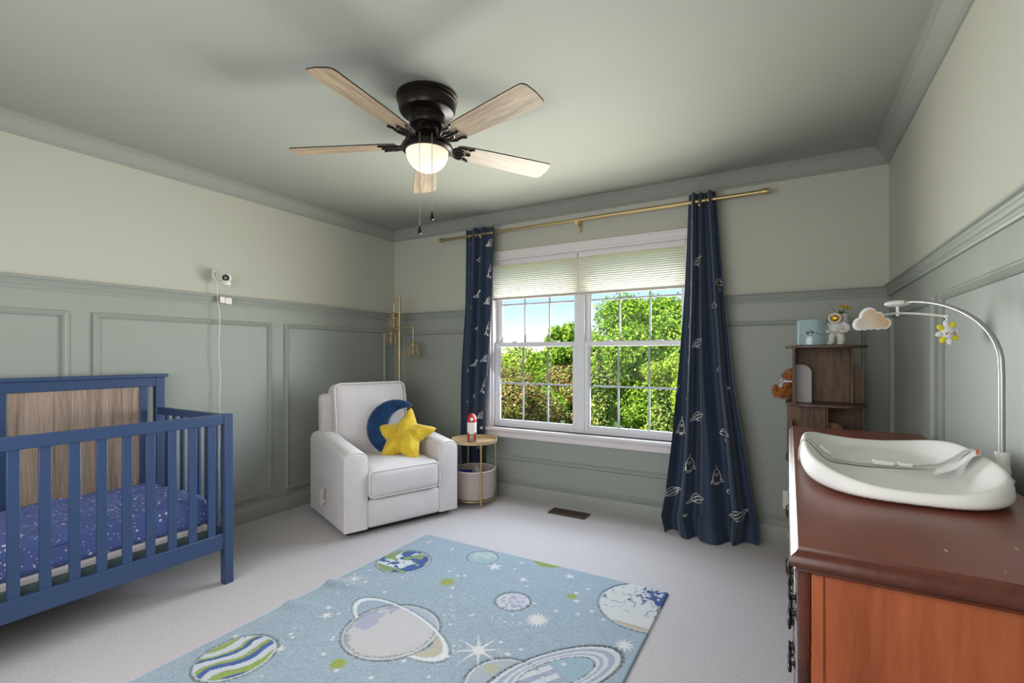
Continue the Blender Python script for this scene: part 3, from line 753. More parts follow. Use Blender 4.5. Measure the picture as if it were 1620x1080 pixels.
# ================================================================== FLOOR LAMP
t = thing('floor_lamp', 'brass floor lamp with three cage shades behind the recliner', 'floor lamp', (.304,-.25,0))
MB().lathe([(.125,0),(.125,.012),(.118,.018),(.02,.022),(.014,.03)], n=32).build('base', M['brass'], t)
MB().tube([(0,0,.02),(0,0,1.20)], .012, 14).tube([(0,0,1.20),(0,0,1.25)], .014, 14).tube([(0,0,1.25),(0,0,1.770)], .011, 14).build('pole', M['brass'], t)
def cage(dx, dz_arm, dtop):
    v = Vector(dx); 
    MB().tube([(0,0,dz_arm),(v.x,v.y,dz_arm)], .0045, 8).tube([(v.x,v.y,dz_arm+.006),(v.x,v.y,dz_arm-.03)], .005, 8).build('arm', M['brass'], t)
    MB().tube([(v.x,v.y,dz_arm),(v.x,v.y,dtop)], .003, 6).build('cord', M['plastic'], t)
    s = MB().lathe([(.008,.028),(.013,.020),(.015,.006),(.022,0),(.022,-.006),(.012,-.012)], (v.x,v.y,dtop), 16).build('socket', M['brass'], t)
    MB().lathe([(.012,-.012),(.013,-.02),(.013,-.03),(.011,-.034)], (v.x,v.y,dtop), 12).build('collar', M['plastic'], s)
    c = MB()
    for q in range(8):
        a = 2*PI*q/8; pr = [(.016,-.004),(.034,-.012),(.042,-.035),(.052,-.08),(.058,-.11),(.053,-.132),(.044,-.142)]
        c.tube([(v.x+r*math.cos(a), v.y+r*math.sin(a), dtop+z) for r, z in pr], .0030, 6)
    for r, z in ((.036,-.016),(.058,-.108),(.044,-.142)):
        c.tube([(v.x+r*math.cos(a), v.y+r*math.sin(a), dtop+z) for a in [2*PI*i/24 for i in range(24)]], .0026, 6, closed=True)
    c.build('cage_shade', mat('antique_brass_wire', srgb(186,158,116), .4, .7) if 'antique_brass_wire' not in bpy.data.materials else bpy.data.materials['antique_brass_wire'], t)
    MB().lathe([(.010,-.03),(.012,-.045),(.016,-.06),(.018,-.095),(.014,-.112),(.003,-.118)], (v.x,v.y,dtop), 16).build('bulb', M['amber'], t)
cage(cr*-.052, 1.725, 1.585)
cage(cr*.128, 1.475, 1.335)
cage(cr*-.088+cf*.04, 1.60, 1.445)

# ================================================================== SIDE TABLE + BASKET + TOYS + ROCKET
TC = Vector((1.167,-.283,0))
t = thing('side_table', 'round brass tray side table between recliner and window', 'side table', tuple(TC))
MB().lathe([(.001,.500),(.183,.500),(.190,.503),(.192,.530),(.189,.530),(.186,.508),(.001,.508)], n=56, cap=False).build('tray_top', M['tray'], t)
for q in range(4):
    a = math.radians(-39+90*q); c, s = math.cos(a), math.sin(a)
    MB().tube([(.186*c,.186*s,.0),(.186*c,.186*s,.525)], .0075, 12).build('leg', M['gold'], t)
MB().tube([(.180*math.cos(a),.180*math.sin(a),.052) for a in [2*PI*i/48 for i in range(48)]], .004, 8, closed=True).build('basket_ring', M['gold'], t)
bk = thing('fabric_basket', 'mauve grey round felt basket under the side table tray', 'basket', (TC.x,TC.y,.056))
MB().lathe([(.001,0),(.160,0),(.168,.006),(.171,.06),(.172,.225),(.168,.225),(.166,.06),(.160,.010),(.001,.010)], n=56, cap=False).build('basket_body', M['basket'], bk)
MB().tube([(.171*math.cos(a),.171*math.sin(a),.226) for a in [2*PI*i/56 for i in range(56)]], .0045, 8, closed=True).build('rim', M['basket_rim'], bk)
o = MB(); rbox(o, (-.06,-.05,0),(.06,.05,.185), .02, 4); o = merge(o.build('toy_block', M['toyblue'])); o.location = (TC.x-.08,TC.y-.02,.072); o.rotation_euler = (0.0,0.0,.5); tag(o, 'blue soft toy in the basket, left of the red toy', 'toy')
o = MB().lathe([(.001,0),(.05,0),(.05,.15),(.02,.19),(.001,.205)], n=20).build('toy_cone', M['toyred']); o.location = (TC.x+.045,TC.y-.05,.070); tag(o, 'dark red soft toy in the basket', 'toy')
o = MB().lathe([(.001,0),(.035,0),(.035,.16),(.024,.20),(.001,.235)], n=20).build('toy_cone', M['cream']); o.location = (TC.x-.005,TC.y+.045,.070); tag(o, 'cream pointed toy sticking up in the basket', 'toy')
RK = Vector((1.178,-.335,.5085))
t = thing('toy_rocket', 'red and white toy rocket lamp on the side table', 'toy rocket', tuple(RK))
MB().lathe([(.001,.008),(.030,.008),(.034,.014),(.0345,.070),(.001,.070)], n=32, cap=False).build('grey_base', mat('grey_translucent_base', srgb(150,146,144), .3), t)
MB().lathe([(.001,.068),(.035,.070),(.038,.085),(.0385,.165),(.001,.167)], n=32, cap=False).build('white_body', M['white_g'], t)
ns = MB().lathe([(.039,.163),(.0385,.180),(.035,.200),(.028,.218),(.016,.230),(.001,.235)], n=32).build('nose_cone', M['red'], t)
vd = Vector((.56,-.83,0)).normalized()
MB().lathe([(.001,.002),(.012,.002),(.0135,0),(.0135,-.01),(.001,-.01)], (0,0,0), 20, M4=Matrix.Translation(Vector((vd.x*.037,vd.y*.037,.190))) @ Vector((0,0,1)).rotation_difference(Vector((vd.x,vd.y,.25))).to_matrix().to_4x4(), cap=False).build('porthole', M['white_g'], ns)
for q in range(4):
    a = math.atan2(vd.y, vd.x)+PI/4+q*PI/2
    X = Matrix.Rotation(a,4,'Z') @ Matrix.Translation((.033,.003,0)) @ Matrix.Rotation(PI/2,4,'X')
    MB().prism([(0,.03),(0,.105),(.006,.080),(.014,.055),(.016,0),(.008,0),(.006,.018)], X, .006).build('fin', M['red'], t, bevel=.001)
MB().lathe([(.001,0),(.005,0),(.005,.003),(.001,.003)], (0,0,0), 14, M4=Matrix.Translation(Vector((vd.x*.0335,vd.y*.0335,.045))) @ Vector((0,0,1)).rotation_difference(vd).to_matrix().to_4x4(), cap=False).build('power_button', M['white_g'], t)

# ================================================================== FLOOR VENT, OUTLET
t = thing('floor_vent', 'brown metal floor vent in the carpet below the window', 'floor vent', (1.964,-.163,0))
MB().box((-.150,-.062,.002),(.150,.062,.006)).build('backing', M['ventd'], t)
f = MB(); f.box((-.152,-.064,0),(-.138,.064,.010)); f.box((.138,-.064,0),(.152,.064,.010)); f.box((-.138,-.064,0),(.138,-.052,.010)); f.box((-.138,.052,0),(.138,.064,.010)); f.build('frame', M['vent'], t, bevel=.001)
for i in range(4): MB().box((-.138,-.040+i*.0265-.002,.004),(.138,-.040+i*.0265+.002,.009)).build('slat', M['vent'], t)
f = MB()
for i in range(27): f.box((-.130+i*.010-.0018,-.052,.004),(-.130+i*.010+.0018,.052,.0085))
f.build('louvre_grid', M['vent'], t)
t = thing('wall_outlet', 'white wall outlet behind the dresser below the right panel', 'outlet', (3.425,-.0,.287))
MB().box((-.036,-.006,-.058),(.036,0,.058)).build('cover_plate', M['plastic'], t, bevel=.002)
for z in (-.02,.02): MB().box((-.016,-.010,z-.012),(.016,-.005,z+.012)).build('socket', M['plastic'], t, bevel=.002)

# ================================================================== BABY MONITOR CAMERA
t = thing('baby_monitor', 'white baby monitor on the left wall above the chair rail', 'baby monitor', (0,-1.742,1.735))
MB().box((0,-.013,.010),(.022,.013,.070)).build('wall_mount', M['plastic'], t, bevel=.008, seg=3)
MB().box((.0215,-.005,.024),(.024,.005,.056)).build('mount_slot', M['strap'], t, bevel=.002)
MB().tube([(.012,0,.02),(.022,.004,.0),(.05,.02,-.02),(.07,.035,-.012)], .006, 10).build('arm', M['plastic'], t)
X = Matrix.Translation((.088,.040,-.022))
MB().lathe([(.001,-.018),(.026,-.018),(.030,-.008),(.030,.006),(.026,.012),(.001,.012)], (.085,.038,-.020), 28, cap=False).build('base_cup', M['plastic'], t)
hd = MB().ell((.088,.040,.016), (.031,.031,.031), 28).build('camera_head', M['plastic'], t)
d = Vector((.75,-.62,-.25)).normalized(); R4 = Vector((0,0,1)).rotation_difference(d).to_matrix().to_4x4()
MB().lathe([(.001,.0305),(.012,.029),(.0215,.0235),(.0225,.020),(.001,.018)], (.088,.040,.016), 24, M4=R4, cap=False).build('lens_face', M['lens'], hd)
MB().lathe([(.001,.0335),(.006,.0325),(.007,.029),(.001,.028)], (.088,.040,.016), 16, M4=R4, cap=False).build('lens', M['bronze_d'], hd)
t2 = thing('monitor_cord', 'white power cord hanging down the left wall from baby monitor', 'cord', (0,-1.742,1.72))
pts = []
for i in range(70):
    z = -.0-1.65*i/69; pts.append((.042+.003*math.sin(z*11), .004*math.sin(z*17)+.004*math.sin(z*7+1)+(.02*min(1,-z/.2)), z))
pts[0] = (.03,.012,-.0)
MB().tube(pts, .0025, 8).build('cord', M['plastic'], t2)
tg = MB(); tg.box((.046,.020,-.140),(.047,.055,-.100)); tg.box((.047,.057,-.145),(.048,.100,-.103))
tg.build('warning_tag', M['paper'], t2)
MB().box((.0455,.016,-.142),(.0475,.0205,-.098)).build('tag_stripe', M['orange'], t2); MB().box((.0465,.0545,-.144),(.0485,.0575,-.101)).build('tag_stripe', M['orange'], t2)

# ================================================================== DRESSER
DX0, DX1, DY0, DY1, DZ = 3.424, 3.885, -2.625, -1.035, .900
t = thing('dresser', 'dark cherry wood dresser against the right wall', 'dresser', (0,0,0))
# top board with moulded edge: loft of inset rectangles
prof = [(.026,-.044),(.012,-.042),(.008,-.038),(.010,-.035),(.003,-.032),(.0,-.027),(.0,-.020),(.004,-.013),(.010,-.008),(.013,-.004),(.014,0)]
mb = MB(); vs = []; k2 = len(prof)
for i, (ins, z) in enumerate(prof):
    vs += [(DX0+ins,DY0+ins,DZ+z),(DX1,DY0+ins,DZ+z),(DX1,DY1-ins,DZ+z),(DX0+ins,DY1-ins,DZ+z)]
fs = [(4*i+j,4*i+(j+1)%4,4*(i+1)+(j+1)%4,4*(i+1)+j) for i in range(k2-1) for j in range(4)]
mb.add(vs, fs, 1); mb.add(vs[-4:], [(0,1,2,3)], 0); mb.add(vs[:4], [(0,3,2,1)], 0)
mb.build('top', [M['cherry_top'], M['cherry_dk']], t, angle=30)
bx0, by0, by1, bz = DX0+.014, DY0+.022, DY1-.022, DZ-.043
MB().box((bx0+.006,by0+.006,.09),(DX1-.004,by1-.006,bz)).build('carcass', M['cherry'], t)
MB().box((bx0+.019,by0-.000,.06),(bx0+.036,by0+.012,bz)).box((DX1-.03,by0,.06),(DX1-.004,by0+.012,bz)).box((bx0+.039,by0+.002,.06),(DX1-.03,by0+.012,.14)).box((bx0+.040,by0+.002,bz-.002),(DX1-.03,by0+.012,bz)).box((bx0+.0395,by0+.003,.14),(DX1-.032,by0+.0115,bz-.001)).build('end_panel', M['cherry'], t, bevel=.0012)
MB().box((bx0+.004,by0+.004,0),(DX1-.01,by1-.004,.09)).build('plinth', M['cherry_dk'], t, bevel=.004)
# fluted corner columns
for yy in (by0+.010, by1-.010):
    mb = MB(); n = 64; zz = [(.10,1.15),(.115,1.15),(.118,.98),(.700,.98),(.705,1.05),(.715,1.14),(.725,1.05),(.730,1.12),(.745,1.2),(.757,1.1),(.760,1.15),(.775,1.25),(.790,1.15),(.795,1.22),(.8255,1.22),(.856,1.25)]
    vs = []
    for z, s in zz:
        for j in range(n):
            a = 2*PI*j/n; r = .0095*s
            if abs(s-.98) < 1e-6: r += .0009*math.cos(a*14)
            vs.append((bx0+.009+r*math.cos(a), yy+r*math.sin(a), z))
    fs = [(i*n+j,i*n+(j+1)%n,(i+1)*n+(j+1)%n,(i+1)*n+j) for i in range(len(zz)-1) for j in range(n)]
    fs += [tuple(range(n))[::-1], tuple((len(zz)-1)*n+j for j in range(n))]
    mb.add(vs, fs); mb.build('corner_column', M['cherry_dk'], t, angle=50)
ncol, nrow = 3, 3
for cidx in range(ncol):
    for r in range(nrow):
        ya = by0+.038+(by1-by0-.076)*cidx/ncol+.006; yb = by0+.038+(by1-by0-.076)*(cidx+1)/ncol-.006
        za = [.11,.355,.60][r]; zb = [.343,.588,.845][r]
        d = MB().box((bx0+.002,ya,za),(bx0+.018,yb,zb)).box((bx0-.001,ya+.016,za+.016),(bx0+.004,yb-.016,zb-.016)).build('drawer', M['cherry_dk'], t, bevel=.004, seg=3)
        for yy in (ya+.10, yb-.10):
            zc = (za+zb)/2
            h = MB()
            for q in (-.035,.035):
                h.lathe([(.011,0),(.012,-.002),(.006,-.005),(.004,-.016),(.008,-.019),(.009,-.023),(.004,-.026),(.001,-.027)], (bx0-.001,yy+q,zc+.008), 14, M4=Matrix.Rotation(PI/2,4,'Y') @ Matrix.Diagonal((1,1,.55,1)))
            h.tube([(bx0-.010,yy-.035,zc+.008),(bx0-.012,yy-.028,zc-.016),(bx0-.013,yy,zc-.022),(bx0-.012,yy+.028,zc-.016),(bx0-.010,yy+.035,zc+.008)], [.003,.004,.0055,.004,.003], 8)
            h.build('handle', M['bronze_d'], d)

# ================================================================== CHANGING PAD
PC = Vector((3.655,-1.895,DZ))
t = thing('changing_pad', 'pale grey contoured changing pad on the dresser', 'changing pad', tuple(PC))
HX, HY = .204, .372
def padpt(a, s):
    c, sn = math.cos(a), math.sin(a)
    ex = 2/3.3; ox = HX*math.copysign(abs(c)**ex, c); oy = HY*math.copysign(abs(sn)**ex, sn)
    side = min(1, abs(ox)/HX); sd = side**2.2
    H = .034+.036*sd
    kx = (1.0, .996, .985, .962, .935, .905, .85, .77, .69, .62, .35, 0.0)
    kz = (.000, .35, .75, .95, 1.0, .97, .78, .42, .13, 0, 0, 0)
    i = s; fl = .012
    z = kz[i]*H if i < 4 else max(fl, fl+(H-fl)*kz[i])
    k = kx[i]
    kyy = 1-(1-k)*.55 if i < 10 else k*1.27
    return Vector((ox*k, oy*kyy, z))
mb = MB(); na = 120; vs = []; ks = 12
for s in range(ks):
    for j in range(na): vs.append(padpt(2*PI*j/na, s))
fs = [(i*na+j,i*na+(j+1)%na,(i+1)*na+(j+1)%na,(i+1)*na+j) for i in range(ks-1) for j in range(na)]
fs.append(tuple((ks-1)*na+j for j in range(na))); fs.append(tuple(range(na))[::-1])
mb.add(vs, fs); mb.build('pad_body', M['padgrey'], t, angle=70, subsurf=1)
# strap across the middle
def ribbon(pts, w, th, wdir):
    mb = MB(); wd = Vector(wdir).normalized(); vs = []
    for i, p in enumerate(pts):
        p = Vector(p); q0 = Vector(pts[max(0,i-1)]); q1 = Vector(pts[min(len(pts)-1,i+1)]); tt = (q1-q0).normalized(); n = wd.cross(tt).normalized()*th
        vs += [p-wd*w/2, p+wd*w/2, p+wd*w/2+n, p-wd*w/2+n]
    fs = []
    for i in range(len(pts)-1):
        for j in range(4): fs.append((4*i+j,4*i+(j+1)%4,4*i+4+(j+1)%4,4*i+4+j))
    fs += [(3,2,1,0), tuple(4*(len(pts)-1)+j for j in range(4))]
    return mb.add(vs, fs)
st = ribbon([(-.207,.02,.008),(-.206,.02,.035),(-.199,.02,.066),(-.188,.02,.0745),(-.172,.02,.066),(-.152,.02,.044),(-.120,.0,.022),(-.06,-.01,.018),(0,-.0,.018),(.06,.01,.020),(.12,.03,.028),(.152,.04,.048),(.172,.04,.068),(.190,.04,.0745),(.200,.04,.064),(.207,.04,.035),(.208,.04,.008)], .026, .0025, (0,1,0)).build('safety_strap', M['strap'], t)
bk2 = MB(); rbox(bk2, (-.030,-.020,.0195),(.018,.008,.034), .006, 3); rbox(bk2, (.026,-.012,.020),(.058,.012,.031), .005, 3); merge(bk2.build('buckle', M['plastic'], t))
bk2 = MB(); bk2.tube([(-.150,.045,.050),(-.140,.04,.038),(-.124,.03,.030)], .006, 8); bk2.build('strap_clip', M['plastic'], t)
lb = ribbon([(.186,-.03,.0775),(.170,-.034,.0735),(.152,-.040,.056),(.135,-.050,.042),(.112,-.062,.033),(.090,-.072,.026)], .085, .0012, (.25,1,0)).build('care_label', M['paper'], t)
ribbon([(.1815,-.03,.0785),(.176,-.031,.0770)], .085, .0012, (.25,1,0)).build('orange_band', M['orange'], lb)

# ================================================================== CRIB MOBILE
MBASE = Vector((3.892,-1.868,0))
t = thing('crib_mobile', 'steel arched toy mobile arm clamped behind the changing pad', 'mobile', (0,0,0))
MB().tube([(3.896,-1.868,.901),(3.896,-1.868,.975)], .015, 20).tube([(3.870,-1.882,.925),(3.898,-1.866,.925)], .022, 20).box((3.868,-1.895,.901),(3.912,-1.845,.912)).build('clamp', M['plastic'], t, bevel=.002)
hub = Vector((3.739,-1.519,1.394))
p0 = Vector((3.895,-1.868,.97)); arc = [p0, Vector((3.895,-1.868,1.08)), Vector((3.895,-1.867,1.17))]
A = Vector((3.895,-1.866,1.19)); 
for i in range(1, 17):
    f = i/16; a = f*PI/2
    pos = Vector((A.x+(hub.x-A.x)*(1-math.cos(a)), A.y+(hub.y-A.y)*(1-math.cos(a)), A.z+(hub.z-A.z+.002)*math.sin(a)**.92)); arc.append(pos)
MB().tube(arc, [.0066]*3+[.0066-.0026*i/16 for i in range(1,17)], 14).build('arch_arm', M['steel'], t)
MB().ell(tuple(hub), (.036,.036,.011), 28).build('hub_disc', M['plastic'], t)
bar0, bar1, mid = Vector((3.676,-1.671,1.346)), Vector((3.858,-1.545,1.345)), Vector((3.742,-1.540,1.362))
MB().tube([hub+Vector((0,0,-.005)), Vector((hub.x,hub.y,1.352))], .0042, 10).build('stem', M['plastic'], t)
bars = []
for i in range(15):
    f = i/14; q = bar0.lerp(bar1, f); q.z += .016*math.sin(PI*f); off = (Vector((hub.x,hub.y,0))-Vector((bar0.lerp(bar1,.42).x,bar0.lerp(bar1,.42).y,0)))*math.sin(PI*min(1,f/.42*.5)) if f < .42 else (Vector((hub.x,hub.y,0))-Vector((bar0.lerp(bar1,.42).x,bar0.lerp(bar1,.42).y,0)))*math.cos(PI/2*(f-.42)/.58)
    bars.append(q+off)
MB().tube(bars, .0036, 10).build('cross_bar', M['plastic'], t)
MB().ell(tuple(bars[-1]), (.007,.007,.007), 12).build('end_knob', M['plastic'], t)
# cloud mirror hangs from the bar: a thing of its own
cc = bars[0]+Vector((-.026,-.012,-.016))
fx = inv_frame(tuple(cc), (.84,.50,.05), (.10,-.20,1))
def cloud_outline(sc):
    base_ = [((-.034,-.008),.0185),((-.012,.013),.0245),((.014,.006),.0185),((.038,-.010),.0165)]
    P = []
    for i in range(90):
        a = 2*PI*i/90; dx, dy = math.cos(a), math.sin(a); best = 0
        for (cx, cy), r in base_+[((0,-.012),.014),((.02,-.014),.013),((-.018,-.014),.013)]:
            b = cx*dx+cy*dy; c = cx*cx+cy*cy-r*r; D = b*b-c
            if D > 0: best = max(best, b+math.sqrt(D))
        P.append((dx*best*sc, dy*best*sc))
    return P
t = thing('cloud_mirror', 'small cloud shaped peach and white mirror hanging from mobile', 'mobile toy', tuple(cc))
X = fx.copy(); X.translation = (0,0,0)
MB().prism(cloud_outline(1.12), X @ Matrix.Translation((0,0,-.004)), .008).build('cloud_frame', M['sunw'], t, bevel=.002)
MB().prism(cloud_outline(.98), X @ Matrix.Translation((0,0,.0041)), .001).build('mirror_face', M['cloudm'], t)
sc_ = bars[-1]+Vector((.002,-.002,-.052))
t = thing('sun_toy', 'white and yellow smiling plush sun hanging from mobile arm', 'mobile toy', tuple(sc_))
X = inv_frame((0,0,0), (.86,.50,0), (.0,.0,1)) 
MB().tube([(0,0,.018),(-.002,.002,.046)], .0022, 8).build('hanger', M['plastic'], t)
MB().ell((0,0,0), (.021,.021,.012), 24, M4=X).build('face', M['sunw'], t)
for q in range(8):
    a = 2*PI*q/8+.2; Y = X @ Matrix.Rotation(a,4,'Z') @ Matrix.Translation((.027,0,0))
    MB().ell((0,0,0), (.013,.0085,.006), 14, M4=Y).build('ray', M['suny'] if q in (1,3,5,7) else M['sunw'], t)
fc = MB()
for s in (-1,1):
    fc.tube([X @ Vector((s*.009+.004*math.cos(b), .001+.003*math.sin(b), .0125)) for b in [PI+PI*i/6 for i in range(7)]], .0007, 6)
fc.tube([X @ Vector((.003*math.cos(b), -.005+.002*math.sin(b), .0128)) for b in [PI+PI*i/6 for i in range(7)]], .0006, 6); fc.build('stitched_eyes', M['black'], t)
MB().ell(tuple(X @ Vector((-.013,-.004,.0095))), (.0035,.0035,.001), 10, M4=X).ell(tuple(X @ Vector((.013,-.004,.0095))), (.0035,.0035,.001), 10, M4=X).build('blush', M['blush'], t)

# ================================================================== SHELF TOWER
SCX, SCY = 3.593, -.420
t = thing('corner_shelf', 'rustic brown tiered shelf tower behind the dresser', 'shelf', (SCX,SCY,0))
def rsq(h, r, n=8):
    P = []
    for cx, cy, a0 in ((h-r,h-r,0),(-h+r,h-r,PI/2),(-h+r,-h+r,PI),(h-r,-h+r,1.5*PI)):
        for i in range(n+1): P.append((cx+r*math.cos(a0+PI/2*i/n), cy+r*math.sin(a0+PI/2*i/n)))
    return P
lev = [.03,.342,.652,.962,1.272]
for z in lev: MB().prism(rsq(.185,.12), Matrix.Translation((0,0,z-.014)), .014).build('shelf_board', M['rustic_h'], t, bevel=.002)
MB().prism(rsq(.12,.06), Matrix.Identity(4), .016).build('base', M['black'], t)
def panelx(x0, x1, y, z0, z1, rtop=0, side=1):   # panel facing the viewer (normal along y)
    P = [(x0,z0),(x1,z0)]
    if rtop and side > 0: P += [(x1,z1-rtop)]+[(x1-rtop+rtop*math.cos(a), z1-rtop+rtop*math.sin(a)) for a in [PI/2*i/8 for i in range(1,9)]]+[(x0,z1)]
    elif rtop: P += [(x1,z1)]+[(x0+rtop-rtop*math.sin(a), z1-rtop+rtop*math.cos(a)) for a in [PI/2*i/8 for i in range(0,9)]]
    else: P += [(x1,z1),(x0,z1)]
    return MB().prism([(a,b) for a, b in P], Matrix.Translation((0,y,0)) @ Matrix.Rotation(PI/2,4,'X'), .012)
def panely(y0, y1, x, z0, z1, rtop=0):
    P = [(y0,z0),(y1,z0),(y1,z1-rtop)]+[(y1-rtop+rtop*math.cos(a), z1-rtop+rtop*math.sin(a)) for a in [PI/2*i/8 for i in range(1,9)]]+[(y0,z1)] if rtop else [(y0,z0),(y1,z0),(y1,z1),(y0,z1)]
    return MB().prism(P, Matrix.Translation((x,0,0)) @ Matrix(((0,0,1,0),(1,0,0,0),(0,1,0,0),(0,0,0,1))), .012)
for li in range(4):
    z0, z1 = lev[li], lev[li+1]-.014
    if li % 2 == 1:
        panely(-.15,.05,-.152,z0,z1).build('divider_panel', M['rustic'], t)
        panelx(-.140,.118,.055,z0,z1).build('divider_panel', M['rustic'], t)
        panely(.0,.17,.118,z0,z1).build('divider_panel', M['rustic'], t)
        panelx(-.138,-.062,-.045,z0,z0+.205,.045).build('book_stop', M['cream'] if li == 3 else M['rustic'], t)  # upper stop painted pale to stand for light reflected off the board
        panelx(.132,.180,.04,z0,z0+.205,.045).build('book_stop', M['rustic'], t)
    elif li == 0:
        panelx(-.17,.17,.0,z0,z1).build('divider_panel', M['rustic'], t)
    else:
        panelx(-.178,.0,-.085,z0,z1).build('divider_panel', M['rustic'], t)
        panely(-.085,.08,.0,z0,z1).build('divider_panel', M['rustic'], t)
        panelx(.012,.178,.075,z0,z1).build('divider_panel', M['rustic'], t)
        panelx(.012,.085,-.05,z0,z0+.205,.045).build('book_stop', M['rustic'], t)
        panely(-.165,-.10,-.165,z0,z0+.22,.03).build('book_stop', M['rustic'], t)
# the third tier is the one seen just above the dresser: swap so the top tier carries the tall divider
TOP = lev[4]
# flower pot
t = thing('ceramic_pot', 'pale blue glazed ceramic pot on top of the shelf tower', 'pot', (SCX-.062,SCY-.06,TOP))
MB().lathe([(.001,0),(.070,0),(.074,.004),(.074,.134),(.072,.138),(.069,.134),(.069,.01),(.001,.01)], n=48, cap=False).build('pot_body', M['potblue'], t)
mk = MB()
def onpot(a, z): 
    aa = -1.70+a/.0745; return Vector((.0750*math.cos(aa), .0750*math.sin(aa), z))
mk.tube([onpot(x,z) for x, z in [(-.060,.052),(-.040,.057),(-.030,.050)]], .0007, 6)
mk.tube([onpot(x,z) for x, z in [(-.012,.080),(-.018,.066),(-.010,.055),(.0,.050),(.008,.056),(.012,.068),(.020,.062),(.030,.070),(.036,.060),(.050,.056),(.066,.058)]], .0010, 6)
mk.tube([onpot(x,z) for x, z in [(-.006,.074),(.0,.066),(.006,.074),(.0,.080)]], .0020, 6)
mk.ell(tuple(onpot(-.010,.066)), (.004,.003,.006), 8); mk.ell(tuple(onpot(.012,.070)), (.004,.003,.006), 8)
mk.build('painted_mark', M['bronze_d'], t)
# astronaut planter
AX = Vector((SCX+.048,SCY-.075,TOP))
t = thing('astronaut_planter', 'white ceramic astronaut planter on the shelf tower holding a flower', 'planter', tuple(AX), -.30)
def skin_body():
    mb = MB()
    for s in (-1,1):
        mb.tube([(s*.022,-.004,.010),(s*.023,0,.030),(s*.021,0,.050),(s*.016,.0,.072)], [.017,.0175,.019,.022], 18)
        for z in (.030,.042,.054): mb.tube([(s*.0222+.0185*math.cos(a), .0185*math.sin(a), z) for a in [2*PI*i/20 for i in range(20)]], .0022, 6, closed=True)
        mb.ell((s*.024,-.012,.010), (.018,.026,.012), 18)
        mb.tube([(s*.030,0,.118),(s*.048,-.002,.100),(s*.054,-.006,.080),(s*.040,-.022,.072),(s*.020,-.032,.074)], [.014,.016,.015,.012,.011], 14)
    mb.ell((0,0,.090), (.040,.030,.040), 24); mb.ell((0,-.020,.082), (.024,.018,.018), 16)
    mb.ell((0,-.002,.142), (.0335,.031,.031), 28)
    mb.tube([(.026*math.cos(a), -.029, .142+.024*math.sin(a)) for a in [2*PI*i/24 for i in range(24)]], .0045, 8, closed=True)
    return mb
skin_body().build('astronaut_body', M['ceramic'], t, angle=70)
MB().ell((0,-.021,.142), (.022,.016,.019), 20).build('gold_visor', M['visor'], t)
MB().lathe([(.001,.050),(.024,.050),(.028,.058),(.028,.166),(.025,.168),(.024,.15),(.001,.148)], (.018,.036,0), 24, cap=False).build('backpack_vase', M['ceramic'], t)
t = thing('flower', 'yellow daisy flower with greenery in the astronaut planter', 'flower', (AX.x+.022,AX.y+.03,TOP+.150))
MB().tube([(0,0,0),(.004,-.004,.02),(.016,-.020,.040)], .0022, 8).build('stem', M['leafg'], t)
fl = MB(); Xf = Matrix.Translation((.018,-.024,.045)) @ Matrix.Rotation(.30,4,'Y') @ Matrix.Rotation(.12,4,'X')
for lyr, (n, L_, zt) in enumerate(((20,.044,.0),(18,.034,.005),(14,.022,.009))):
    for q in range(n):
        a = 2*PI*(q+.5*lyr)/n; vs = []
        for rr, wd, z in ((.004,.0015,zt),(L_*.5,.0048,zt+.006),(L_*.85,.0042,zt+.004),(L_,.001,zt+.001)):
            for s in (-1,1): vs.append(Xf @ Vector((rr*math.cos(a)-s*wd*math.sin(a), rr*math.sin(a)+s*wd*math.cos(a), z)))
        fl.add(vs, [(2*i,2*i+1,2*i+3,2*i+2) for i in range(3)])
fl.build('petals', M['petal'], t)
MB().ell((0,0,0), (.010,.010,.006), 12, M4=Xf @ Matrix.Translation((0,0,.010))).build('flower_centre', M['petal'], t)
lf_ = MB()
rr = random.Random(5)
for q in range(26):
    a = rr.uniform(0,2*PI); l = rr.uniform(.02,.045); el = rr.uniform(.2,1.2)
    p = Vector((.002,-.004,.008)); d = Vector((math.cos(a)*math.cos(el), math.sin(a)*math.cos(el), math.sin(el))); w = Vector((-math.sin(a),math.cos(a),0))*.004
    lf_.add([p, p+d*l*.5+w, p+d*l, p+d*l*.5-w], [(0,1,2,3)])
lf_.build('leaves', M['leafg'], t)
lf_ = MB(); base_p = Vector((-.004,-.002,.0)); tip = Vector((-.062,.0,.082))
lf_.tube([base_p, base_p.lerp(tip,.5)+Vector((0,0,.006)), tip], .0008, 5)
for q in range(34):
    f = .3+.7*q/34; p = base_p.lerp(tip,f)+Vector((0,0,.006*math.sin(PI*f))); d = Vector((rr.uniform(-1,1),rr.uniform(-.6,.6),rr.uniform(-.4,1))).normalized()*.014*(1.1-f*.6)
    lf_.add([p, p+d*.5+Vector((.0012,0,.0012)), p+d, p+d*.5-Vector((.0012,0,.0012))], [(0,1,2,3)])
lf_.build('fern_sprig', M['mint'], t)

